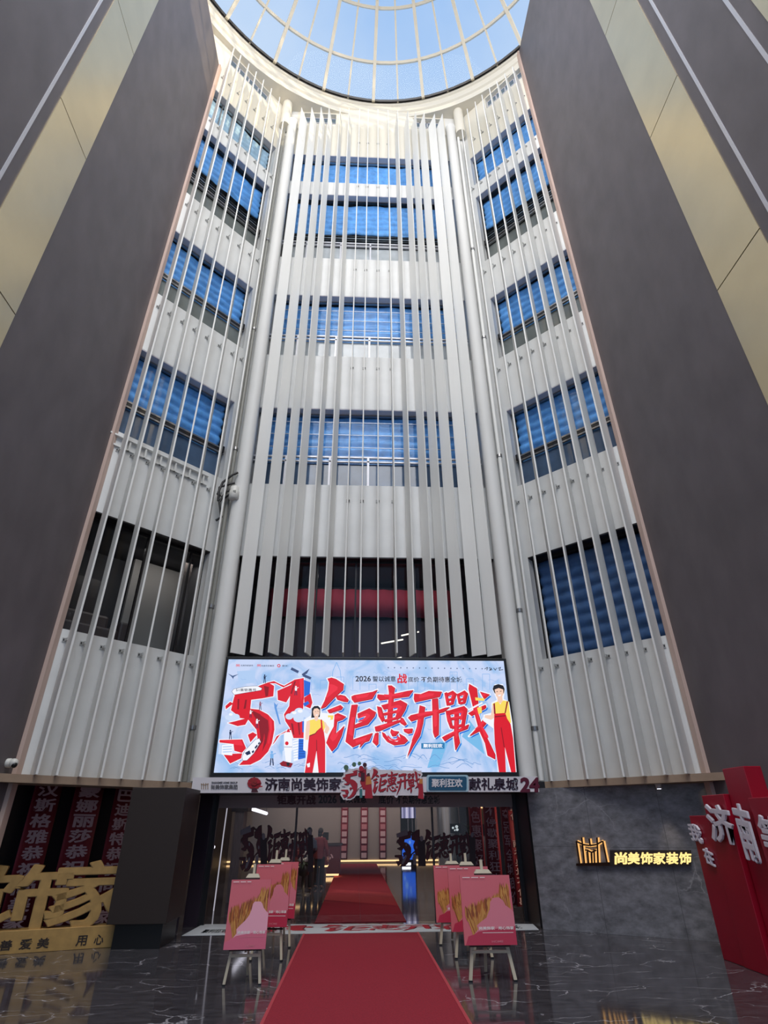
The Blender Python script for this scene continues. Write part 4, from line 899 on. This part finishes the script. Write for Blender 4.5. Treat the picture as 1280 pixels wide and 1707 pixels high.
b = MB(); b.box((p0.x - .02, 29.9, q0 - .22), (p0.x + .38, 30.0, q0 - .12), COOL); part(b, 'base_lamp', tv)
# round polished column, small television, gold picture
pc = PY(748, 1400, 24); b = MB(); b.lathe((pc.x, 24, 0), [(.42, 0), (.42, 3.3)], mat('polished_column', (140, 142, 144), .2, metal=.5), 32); b.build('lobby_column', label='round polished grey column in the lobby right of the blue screen', cat='column')
p0, p1 = PY(751, 1389, 18), PY(768, 1373, 18); tv2 = empty('television', 'small black television showing white shapes in front of the lobby column', 'television', loc=((p0.x + p1.x) / 2, 18, 0))
b = MB(); b.box((p0.x, 18, p0.z), (p1.x, 18.06, p1.z), M_BLACK); b.box(((p0.x + p1.x) / 2 - .03, 18.02, 0), ((p0.x + p1.x) / 2 + .03, 18.06, p0.z), M_DARK); b.box(((p0.x + p1.x) / 2 - .2, 17.9, 0), ((p0.x + p1.x) / 2 + .2, 18.2, .03), M_DARK); part(b, 'housing', tv2)
b = MB(); c_ = Canvas(b, lambda x, y, L: PY(x, y, 17.99))
for x, y, r in ((755, 1380, 2), (761, 1378, 2.6), (762, 1383, 2.4), (758, 1384, 1.4)): c_.disc(x, y, r, r, em(220, 236, 236), 8)
part(b, 'display', tv2)
p0, p1 = PY(784, 1374, 19), PY(811, 1344, 19); b = MB(); b.box((p0.x, 19, p0.z), (p1.x, 19.05, p1.z), mat('gold_panel', (150, 130, 96), .5)); b.box((p0.x + .25, 18.97, p1.z - .05), (p1.x, 19, p1.z), WARM); b.build('wall_picture', label='gold panel lit along its top behind the lobby plant', cat='picture')
b = MB(); b.box((p0.x - .3, 19.06, 0), (p1.x + .4, 19.3, 3.3), M_LDK); b.build('wall_lobby_partition', kind='structure', label='dark partition carrying the gold panel')
# potted dracaena in a tall stand
pp = PZ(786, 1478); pl = empty('potted_plant', 'dark spiky potted plant in the lobby before the gold panel', 'plant', loc=(pp.x, 16.2, 0)); px_ = PY(783, 1400, 16.2).x; pl.location.x = px_
M_LEAF = mat('dark_leaf', (44, 52, 40), .5)
b = MB(); b.lathe((px_, 16.2, 0), [(.16, 0), (.2, .3), (.22, .6), (.24, .62), (.2, .62)], mat('taupe_pot', (96, 84, 74), .5), 18); part(b, 'pot', pl)
b = MB(); b.tube([(px_, 16.2, .6), (px_ + .02, 16.2, 1.2), (px_, 16.2, 1.55)], .03, mat('stem_brown', (84, 68, 50), .7), 8); part(b, 'stem', pl)
rnd = random.Random(11); b = MB()
for k in range(70):
    a = rnd.random() * 2 * pi; ln = .35 + rnd.random() * .3; zz = 1.1 + rnd.random() * .55; up = rnd.random() * .9 - .15
    d = Vector((cos(a), sin(a), 0)); sd = Vector((-sin(a), cos(a), 0)) * .014; prev = Vector((px_, 16.2, zz)); pts = [(prev, 1)]
    for t in (.33, .66, 1): pts.append((Vector((px_, 16.2, zz)) + d * ln * t + Vector((0, 0, up * ln * t - .35 * ln * t * t)), 1 - t * .9))
    vs = []
    for p_, w_ in pts: vs += [p_ - sd * w_, p_ + sd * w_]
    b.add(vs, [(2 * i, 2 * i + 1, 2 * i + 3, 2 * i + 2) for i in range(3)], M_LEAF)
part(b, 'foliage', pl)
# vase of white flowers
vx = PY(507, 1440, 18.6).x; fl = empty('flower_vase', 'vase of white flowers with leaves on a stand beside the standing people', 'flowers', loc=(vx, 18.6, 0))
b = MB(); b.lathe((vx, 18.6, 0), [(.2, 0), (.2, .03), (.05, .05), (.05, .42), (.14, .45), (.16, .62), (.1, .72)], mat('dark_vase', (52, 48, 46), .4), 16); part(b, 'vase', fl)
b = MB(); rnd = random.Random(4)
for k in range(16): b.ball((vx + rnd.uniform(-.17, .17), 18.6 + rnd.uniform(-.15, .15), .8 + rnd.uniform(-.02, .2)), .055, mat('white_petal', (236, 236, 228), .6), 8)
part(b, 'blossoms', fl)
b = MB()
for k in range(24):
    a = rnd.random() * 6.28; d = Vector((cos(a), sin(a), .2 - rnd.random() * .9)); p_ = Vector((vx, 18.6, .8)); s_ = Vector((-sin(a), cos(a), 0)) * .035
    b.add([p_, p_ + d * .15 + s_, p_ + d * .3, p_ + d * .15 - s_], [(0, 1, 2, 3)], mat('green_leaf', (70, 92, 62), .5))
part(b, 'leaves', fl)
# glowing tube imitating a glass reflection, lit frame line and pillar on the left of the lobby
l0, l1 = PY(416, 1347, 22), PY(444, 1356, 26); b = MB(); b.tube([l0, l1], .06, COOL, 10)
b.tube([l0 + Vector((0, 0, .05)), Vector((l0.x, l0.y, 3.3))], .01, M_DARK, 6); b.tube([l1 + Vector((0, 0, .05)), Vector((l1.x, l1.y, 3.3))], .01, M_DARK, 6)
b.build('reflection_tube', label='bright white tube lamp hung in the left part of the lobby', cat='lamp')
pts = [PY(*p, 15.5) for p in ((360, 1332), (380, 1337), (372, 1395))]; pts.append(Vector((pts[2].x - .02, 15.5, 0))); b = MB(); b.tube(pts[:2], .03, COOL, 8); b.tube(pts[1:], .014, mat('dim_tube', (214, 216, 226), emit=.9), 8); b.build('lit_door_frame', label='bright white lit frame line at the far left of the entrance glass', cat='lamp')
p0, p1 = PY(381, 1460, 17), PY(406, 1366, 17); b = MB(); b.box((p0.x, 17, 0), (p1.x, 17.5, 2.1), mat('ribbed_stone', (112, 104, 108), .5, var=.2, vscale=4, stretch=(8, 1, 1))); b.box((p0.x - .1, 16.95, 2.0), (p1.x + .1, 17.55, 2.14), M_LDK)
b.build('lobby_pillar', label='grey square pillar at the left side of the lobby', cat='pillar')
for (x, y), lb in (((350, 1413), 'left'), ((356, 1412), 'right')):
    p = PY(x, y, 14.4); b = MB(); b.ball(p, .035, COOL, 10); b.tube([p, p + Vector((0, .1, 0))], .02, M_DARK, 8); b.build('wall_spotlight', label='%s of two tiny white lamps by the left door jamb' % lb, cat='lamp')

# ================================================================= PEOPLE IN THE LOBBY
def remeshed(mb, name, root, vox, label=None):
    o = mb.build(name); md = o.modifiers.new('r', 'REMESH'); md.mode = 'VOXEL'; md.voxel_size = vox; md.use_smooth_shade = True
    sm = o.modifiers.new('s', 'SMOOTH'); sm.iterations = 4; sm.factor = .5
    dg = bpy.context.evaluated_depsgraph_get(); dg.update(); me = bpy.data.meshes.new_from_object(o.evaluated_get(dg)); ms = list(o.data.materials); o.modifiers.clear(); o.data = me
    me.materials.clear(); me.materials.append(ms[0])
    if root is not None:
        o.parent = root
    return o
def person(x, y, face, k, label, top, legc, pose):
    root = empty('person', label, 'person', loc=(x, y, 0), rz=face)
    SK = mat('skin', (196, 150, 128), .5); HR = mat('black_hair', (24, 20, 20), .5); TP = mat('cloth_%d_%d_%d' % top, top, .85); LG = mat('trouser_%d_%d_%d' % legc, legc, .85); SH = mat('black_shoe', (20, 18, 18), .4)
    def S(p): return Vector(p) * k
    hip = [S((sx * .09, 0, .88)) for sx in (-1, 1)]; knee = [S((sx * .095, -.015, .48)) for sx in (-1, 1)]; ank = [S((sx * .1, .02, .08)) for sx in (-1, 1)]
    sh = [S((sx * .18, 0, 1.36)) for sx in (-1, 1)]; el, wr = pose
    el = [S(p) for p in el]; wr = [S(p) for p in wr]
    b = MB()
    for i in (0, 1):
        b.tube([hip[i], knee[i], ank[i]], [.085 * k, .058 * k, .04 * k], SK, 10); b.tube([ank[i] + S((0, .03, -.03)), ank[i] + S((0, -.16, -.05))], [.04 * k, .035 * k], SK, 8)
        b.tube([sh[i], el[i], wr[i]], [.055 * k, .042 * k, .03 * k], SK, 10)
        d = (wr[i] - el[i]).normalized(); pm = wr[i] + d * .05 * k; b.ball(pm, .038 * k, SK, 10, (1, 1, 1.1))
        side_ = d.cross(Vector((0, 1, 0))); side_ = side_.normalized() if side_.length > .1 else Vector((1, 0, 0))
        for f in range(4): st = pm + side_ * (.022 - .015 * f) * k + d * .025 * k; b.tube([st, st + d * (.035 + .006 * (1.5 - abs(f - 1.5))) * k, st + d * .06 * k + Vector((0, -.012, 0)) * k], [.010 * k, .009 * k, .008 * k], SK, 6)
        b.tube([pm + side_ * .025 * k, pm + side_ * .05 * k + d * .02 * k, pm + side_ * .05 * k + d * .045 * k], [.012 * k, .010 * k, .009 * k], SK, 6)
    b.tube([S((0, 0, .86)), S((0, 0, 1.02)), S((0, -.01, 1.25)), S((0, 0, 1.4)), S((0, -.01, 1.5))], [.14 * k, .12 * k, .145 * k, .1 * k, .05 * k], SK, 14)
    b.tube([sh[0], S((0, 0, 1.39)), sh[1]], .06 * k, SK, 10)
    h = S((0, -.02, 1.6)); b.ball(h, .088 * k, SK, 16, (.88, 1.05, 1.25)); b.ball(h + S((0, -.085, -.015)), .016 * k, SK, 8, (1, 1.4, 1.6)); b.ball(h + S((0, -.075, -.06)), .022 * k, SK, 8, (1.3, .6, .5)); b.ball(h + S((0, -.06, -.09)), .03 * k, SK, 8)
    for sx in (-1, 1): b.ball(h + S((sx * .08, .0, -.01)), .022 * k, SK, 8, (.5, 1, 1.4))
    remeshed(b, 'body', root, .011 * k)
    b = MB(); b.ball(h + S((0, .02, .035)), .096 * k, HR, 16, (.95, 1.02, 1.08)); b.ball(h + S((0, .06, -.06)), .07 * k, HR, 12, (1.05, .6, 1.4)); o = b.build('hair'); o.parent = root
    b = MB()
    for sx in (-1, 1): b.ball(h + S((sx * .033, -.082, .012)), .011 * k, HR, 8, (1.3, .6, .7))
    o = b.build('eyes'); o.parent = root
    b = MB(); b.tube([S((0, 0, .82)), S((0, 0, 1.0)), S((0, -.01, 1.24)), S((0, 0, 1.4)), S((0, -.005, 1.455))], [.165 * k, .15 * k, .17 * k, .13 * k, .07 * k], TP, 16); b.tube([sh[0], S((0, 0, 1.39)), sh[1]], .078 * k, TP, 10)
    for i in (0, 1): b.tube([sh[i], el[i], el[i].lerp(wr[i], .85)], [.074 * k, .06 * k, .047 * k], TP, 10)
    remeshed(b, 'jacket', root, .013 * k)
    b = MB(); b.tube([S((0, 0, .8)), S((0, 0, .98))], [.15 * k, .145 * k], LG, 14)
    for i in (0, 1): b.tube([hip[i], knee[i], ank[i] + S((0, 0, .01))], [.105 * k, .078 * k, .062 * k], LG, 12)
    remeshed(b, 'trousers', root, .013 * k)
    for i in (0, 1):
        b = MB(); b.ball(ank[i] + S((0, -.05, -.035)), .05 * k, SH, 12, (.9, 2.2, .85)); o = b.build('shoe'); o.parent = root
person(-1.40, 19.55, radians(200), .93, 'person in dark clothes standing in the lobby beside the white flowers', (46, 48, 62), (30, 30, 36), ([(-.24, .0, 1.1), (.24, -.02, 1.1)], [(-.2, -.2, .98), (.2, -.2, .98)]))
person(-1.1, 20.3, radians(165), .92, 'person in a dark red top standing nearer the red lobby carpet', (96, 36, 40), (28, 26, 30), ([(-.25, .03, 1.1), (.25, .03, 1.1)], [(-.27, -.03, .86), (.27, -.03, .86)]))

# ================================================================= EASELS AND POSTERS
M_WOOD = mat('pale_easel_wood', (200, 190, 168), .5, var=.08, vscale=6, stretch=(1, 1, .2)); M_CLIP = mat('dark_clip', (52, 28, 30), .5)
TILT = radians(7)
def make_easel(zb, ph):
    """base at the origin, board seat at zb, board height ph"""
    e = empty('easel', cat='easel')
    def bar_(name, a, c, r, m=M_WOOD, lab=None):
        b = MB(); a, c = Vector(a), Vector(c); t = (c - a); s1 = Vector((1, 0, 0)) if abs(t.normalized().x) < .9 else Vector((0, 1, 0)); s2 = t.cross(s1).normalized(); s1 = s2.cross(t).normalized()
        b.obox((a + c) / 2, s1 * r, s2 * r * .8, t / 2, m); o = b.build(name, label=lab); o.parent = e; return o
    top = zb + ph + .16
    l1 = bar_('leg', (-.235, -.06, .015), (-.1, .09, zb + ph * .8), .017); l2 = bar_('leg', (.235, -.06, .015), (.1, .09, zb + ph * .8), .017); bar_('leg', (0, .42, .015), (0, .1, zb + ph * .7), .015)
    bar_('mast', (0, .045 - .02, zb - .05), (0, .07 + .1, top), .016)
    bar_('crossbar', (-.2, -.025, zb - .07), (.2, -.025, zb - .07), .018); bar_('tray', (-.22, -.03, zb - .012), (.22, -.03, zb - .012), .012, M_CLIP, 'dark tray ledge')
    b = MB(); y = .1; b.prism([(-.1, y - .04, zb + ph + .01), (.1, y - .04, zb + ph + .01), (.07, y - .02, zb + ph + .05), (-.07, y - .02, zb + ph + .05)], (0, .06, 0), M_WOOD); o = b.build('top_clamp'); o.parent = e
    b = MB(); b.box((-.1, y - .09, zb + ph - .02), (.1, y - .02, zb + ph + .008), M_CLIP); o = b.build('clamp_pad', label='dark clamp pad'); o.parent = e
    for sx in (-1, 1):
        b = MB(); b.box((sx * .235 - .02, -.08, 0), (sx * .235 + .02, -.04, .018), M_BLACK); o = b.build('foot', label='black rubber foot'); o.parent = (l1 if sx < 0 else l2)
    return e
M_PINK = mat('poster_pink', (216, 104, 114), .35, spec=.6); M_PK2 = mat('poster_rose', (222, 126, 142), .35); M_PK3 = mat('poster_magenta', (192, 50, 78), .35); M_WH = mat('poster_white', (244, 226, 226), .4)
WHT_A, WHT_B, WHT_C = mat('wheat_brown', (176, 98, 40), .5), mat('wheat_gold', (206, 146, 72), .5), mat('wheat_dark', (140, 72, 32), .5)
def make_poster(w, h, var, seed):
    p = empty('poster_board', cat='poster'); T = .03
    b = MB(); b.box((-w / 2, 0, 0), (w / 2, T, h), M_PINK)
    def f(x, y, L): return Vector((-w / 2 + w * x, -.0006 * L, h * (1 - y)))
    c = Canvas(b, f); r = random.Random(seed)
    mound = {0: [(.0, 1), (.0, .9), (.1, .87), (.2, .84), (.27, .78), (.26, .72), (.33, .67), (.45, .6), (.54, .52), (.58, .44), (.6, .36), (.64, .33), (.78, .33), (.83, .36), (.87, .42), (.94, .47), (1, .5), (1, 1)],
             1: [(.02, 1), (.08, .88), (.2, .85), (.28, .78), (.26, .73), (.34, .68), (.46, .62), (.54, .5), (.56, .4), (.62, .34), (.74, .33), (.82, .38), (.86, .45), (.95, .5), (1, .54), (1, 1)]}[var]
    stalks = []
    for i in range(230):
        x = .06 + .9 * r.random(); 
        ytop = .44 - .3 * max(0, (x - .1)) + (.04 if var else 0) + r.uniform(-.03, .06)
        if x > .76: ytop = .12 + r.random() * .1
        yb = min(.93, ytop + .42 + r.random() * .1); lean = r.uniform(-.03, .03) + (.04 if x < .3 else -.02)
        stalks.append((x, ytop, yb, lean))
    for k, (x, yt, yb, ln) in enumerate(stalks):
        m = (WHT_A, WHT_B, WHT_C)[k % 3]; xb = .5 * x + .2 + (.3 if x > .7 else -.05)
        c.L = 1 + k * .04; c.b.poly([f(x - .006, yt + .1, c.L), f(x + .006, yt + .1, c.L), f(xb + ln + .004, yb, c.L), f(xb + ln - .004, yb, c.L)], WHT_B if k % 2 else m)
        c.b.poly([f(x - .02, yt + .1, c.L + .02), f(x - ln * .4, yt - .02, c.L + .02), f(x + .022, yt + .09, c.L + .02), f(x + .004, yt + .16, c.L + .02)], m)
    c.L = 12; c.poly(mound, M_PK2 if var else mat('poster_blush', (240, 170, 188), .3)); c.poly([(x, max(y, .74 + .1 * (1 - x))) for x, y in mound], M_PK3 if var else mat('poster_rose_deep', (216, 104, 130), .35))
    c.text('尚美饰家', .3, .745, .6, .79, M_WH, .03); c.text('用心饰家', .67, .745, .97, .79, M_WH, .03); c.line([(.36, .83), (.95, .83)], .008, M_PK2 if not var else M_WH); c.text('HOME', .52, .935, .74, .965, M_PK2, .01)
    for x0, x1 in ((.05, .2), (.23, .37), (.4, .5)): c.line([(x0, .035), (x1, .035)], .012, M_WH)
    o = b.build('printed_face'); o.parent = p
    return p
def place(o, x, y, z, rz, label, group, tilt=0):
    o.location = (x, y, z); o.rotation_euler = (-tilt if tilt else 0, 0, rz); o['label'] = label; o['group'] = group
GE, GP = 'wooden easels beside the carpet', 'pink posters on the easels'
spots = [(-1.345, 8.75, .355, .51, .72, 0, 2, 'left row, nearest the viewer'), (-1.24, 10.1, .40, .53, .77, 1, -5, 'left row, in the middle'), (-1.21, 11.1, .38, .5, .77, 1, -8, 'left row, closest to the entrance'),
         (1.715, 8.72, .365, .66, .735, 1, -1, 'right row, nearest the viewer'), (1.73, 10.05, .32, .62, .8, 1, 0, 'right row, in the middle'), (1.66, 11.1, .30, .66, .78, 1, 2, 'right row, closest to the entrance')]
protoE = make_easel(.36, .74); firstE = True
for i, (x, y, zb, w, h, var, rz, lb) in enumerate(spots):
    e = protoE if firstE else copy_tree(protoE); firstE = False
    place(e, x, y + .03, 0, radians(rz), 'pale wooden easel in the %s' % lb, GE)
    e.scale = (w / .56, 1, (zb + h) / 1.1)
    p = make_poster(w, h, var, 20 + i)
    place(p, x, y - .075, zb, radians(rz), 'pink wheat-field poster board on the easel of the %s' % lb, GP, tilt=TILT)

# ================================================================= MARBLE WALL AND LIT LOGO
MWd = Vector((5.81 - 3.35, 11.01 - 12.45, 0)).normalized(); MWn = Vector((MWd.y, -MWd.x, 0)); MW0 = Vector((3.35, 12.45, 0)) + MWn * 0
if MWn.y > 0: MWn = -MWn
M_MW = marble('wall_marble', (112, 112, 118), (190, 190, 196), .28, 1.5, .004, (1.1, 1.3, (radians(90), 0, 0)), .45)
b = MB(); A_, B_ = MW0 + MWd * .1, MW0 + MWd * 4.2
b.hexa([A_, B_, B_ - MWn * .2, A_ - MWn * .2] + [v + Vector((0, 0, 2.3)) for v in (A_, B_, B_ - MWn * .2, A_ - MWn * .2)], M_MW)
o = b.build('wall_marble', kind='structure', label='grey marble wall with pale veins right of the entrance')
def PM(x, y, off=0): return on_plane(x, y, MWn, MW0 + MWn * off)
GOLD = mat('lit_gold_letter', (255, 222, 140), emit=1.25); GOLD2 = mat('lit_halo', (255, 190, 110), emit=1.0); BRZ = mat('bronze_face', (46, 26, 18), .35, metal=.5)
sg = empty('wall_logo_sign', 'backlit gold lettered sign with crown-like emblem on the grey marble wall', 'sign', loc=PM(1060, 1440))
b = MB(); b.prism([PM(*p, .02) for p in ((1017, 1417), (1152, 1417), (1152, 1443), (1017, 1443))], MWn * .05, mat('dark_sign_bar', (38, 30, 26), .4)); b.prism([PM(*p, .02) for p in ((961, 1439), (1018, 1437), (1018, 1443), (961, 1443))], MWn * .05, BRZ); part(b, 'sign_bar', sg)
b = MB()
for i, ch in enumerate('尚美饰家装饰'):
    x0 = 1025 + 21.4 * i; text(b, ch, GOLD, lambda u, v, t: PM(x0 + 19.8 * u, 1440.5 - 19.5 * v + .0 * i, .075) + MWn * .02 * t, .035)
part(b, 'lit_lettering', sg)
# emblem: bars with a sagging cross piece, halo behind
bars_ = [[(960.5, 1402), (966, 1439)], [(969.5, 1396), (974, 1439)], [(979, 1416), (981, 1439)], [(982, 1398), (983.5, 1409)], [(995, 1396), (997, 1439)], [(1004.5, 1402), (1012, 1439)], [(990, 1416), (991, 1439)], [(986, 1420), (986.5, 1439)]]
cross = [(960.5, 1402.5), (972, 1408), (983, 1409.5), (994, 1408), (1004.5, 1402)]; cross2 = [(975, 1417), (978, 1417), (986, 1421), (994, 1417)]
def emb(m, off, w, dx=0):
    b = MB(); c = Canvas(b, lambda x, y, L: PM(x + dx, y, off + .0004 * L))
    for l in bars_: c.line(l, w, m)
    c.line(cross, w, m); c.line(cross2, w, m); return b
part(emb(GOLD2, .035, 5.2, 1.6), 'emblem_halo', sg); part(emb(BRZ, .075, 2.7), 'emblem_face', sg)
# recessed spotlight grazing the marble
p = PM(1100, 1322, .22); p.z = 2.27; b = MB(); b.lathe((p.x, p.y, 2.22), [(.05, 0), (.05, .05), (.06, .08)], M_BOXW, 16); b.lathe((p.x, p.y, 2.215), [(.035, 0), (.035, .006)], COOL, 14); b.build('downlight', label='small ceiling downlight above the grey marble wall', cat='lamp')
light('marble_downlight', 'SPOT', (p.x, p.y, 2.2), 22, (1, .82, .62), aim=(p.x - MWn.x * .14, p.y - MWn.y * .14, 0), spot_size=radians(42), spot_blend=.7, shadow_soft_size=.03)

# ================================================================= RED SLAB SIGN ON THE RIGHT
M_SRED = mat('lacquer_red', (158, 12, 40), .38, var=.06, vscale=2); M_SW = mat('white_letter', (226, 222, 232), .4)
rs = empty('red_slab_sign', 'stepped red slab sign with white brush lettering standing by the right wall', 'sign', loc=(5.4, 8.9, 0))
slabs = [(9.72, 9.20, 5.22, 5.75, 1.78), (9.19, 8.63, 5.20, 5.75, 2.04), (8.60, 8.10, 5.27, 5.52, 2.36), (8.09, 7.66, 5.20, 5.55, 1.97), (7.65, 7.15, 5.26, 5.6, 1.96)]
for y1, y0, x0, x1, z in slabs: b = MB(); b.box((x0, y0, 0), (x1, y1, z), M_SRED); part(b, 'slab', rs, bevel=.008)
def glyph(ch, x0, y0, x1, y1, X, bold=.03, sh=.0):
    b = MB(); a, c = PX(x0, y0, X), PX(x1, y1, X)
    text(b, ch, M_SW, lambda u, v, t: Vector((X - .03 * t, a.y + (c.y - a.y) * (u + sh * v), c.z + (a.z - c.z) * v - .05 * (u - .5))), bold); part(b, 'letter', rs)
glyph('我', 1148, 1374, 1173, 1404, 5.21); glyph('在', 1173, 1414, 1193, 1442, 5.21); glyph('济', 1175, 1343, 1231, 1406, 5.17, .03, .0); glyph('南', 1221, 1342, 1271, 1437, 5.17, .03, .0); glyph('等', 1262, 1362, 1322, 1436, 5.17, .03, .0)

# ================================================================= GOLD LETTERED SIGN AND BROWN COLUMN ON THE LEFT
M_GOLD = mat('gold_board', (182, 144, 84), .45, metal=.2, var=.14, vscale=8); M_GEDGE = mat('gold_edge', (140, 106, 52), .5)
G0, G1 = Vector((-5.9, 10.75, 0)), Vector((-3.66, 11.48, 0)); Gd = (G1 - G0).normalized(); Gn = Vector((Gd.y, -Gd.x, 0))
def PG(x, y, off=0): return on_plane(x, y, Gn, G0 + Gn * off)
gs = empty('gold_letter_sign', 'freestanding gold sign of large cut-out characters on a base in front of the dark banners', 'sign', loc=(-4.8, 11.1, 0))
b = MB(); A_, B_ = G0, G1; zb = .29
b.hexa([A_ + Gn * .1, B_ + Gn * .1, B_ - Gn * .2, A_ - Gn * .2] + [v + Vector((0, 0, zb)) for v in (A_ + Gn * .1, B_ + Gn * .1, B_ - Gn * .2, A_ - Gn * .2)], M_GOLD); part(b, 'base', gs, bevel=.006)
for ch, x0, y0, x1, y1 in (('饰', -22, 1444, 98, 1566), ('家', 98, 1437, 214, 1556)):
    b = MB(); a, c = PG(x0, y0), PG(x1, y1); zlo, zhi = zb - .02, a.z
    text(b, ch, M_GOLD, lambda u, v, t: Vector((a.x + (c.x - a.x) * u, a.y + (c.y - a.y) * u, zlo + (zhi - zlo) * v)) + Gn * (-.06 + .12 * t), .026); part(b, 'letter', gs)
for ch, x0, x1 in (('善', 2, 18), ('爱', 35, 51), ('美', 64, 80), ('用', 129, 143), ('心', 159, 171)):
    yb_ = 1588 - .062 * x0; a, c = PG(x0, yb_ - 20, .102), PG(x1, yb_ - 4, .102); b = MB()
    text(b, ch, mat('dark_brown_letter', (40, 26, 20), .5), lambda u, v, t: Vector((a.x + (c.x - a.x) * u, a.y + (c.y - a.y) * u, c.z + (a.z - c.z) * v)) + Gn * .004 * t, .02); part(b, 'base_letter', gs)
M_BRN = mat('dark_brown_cladding', (46, 36, 32), .5)
bc = empty('clad_column', 'dark brown boxed column under the left wing beside the gold sign', 'column', loc=(-3.42, 11.5, 0))
b = MB(); b.box((-3.9, 11.0, .33), (-2.97, 12.0, 2.27), M_BRN); part(b, 'cladding', bc, bevel=.006)
b = MB(); b.box((-3.8, 11.12, 0), (-3.05, 11.95, .33), M_BLACK); part(b, 'plinth', bc)
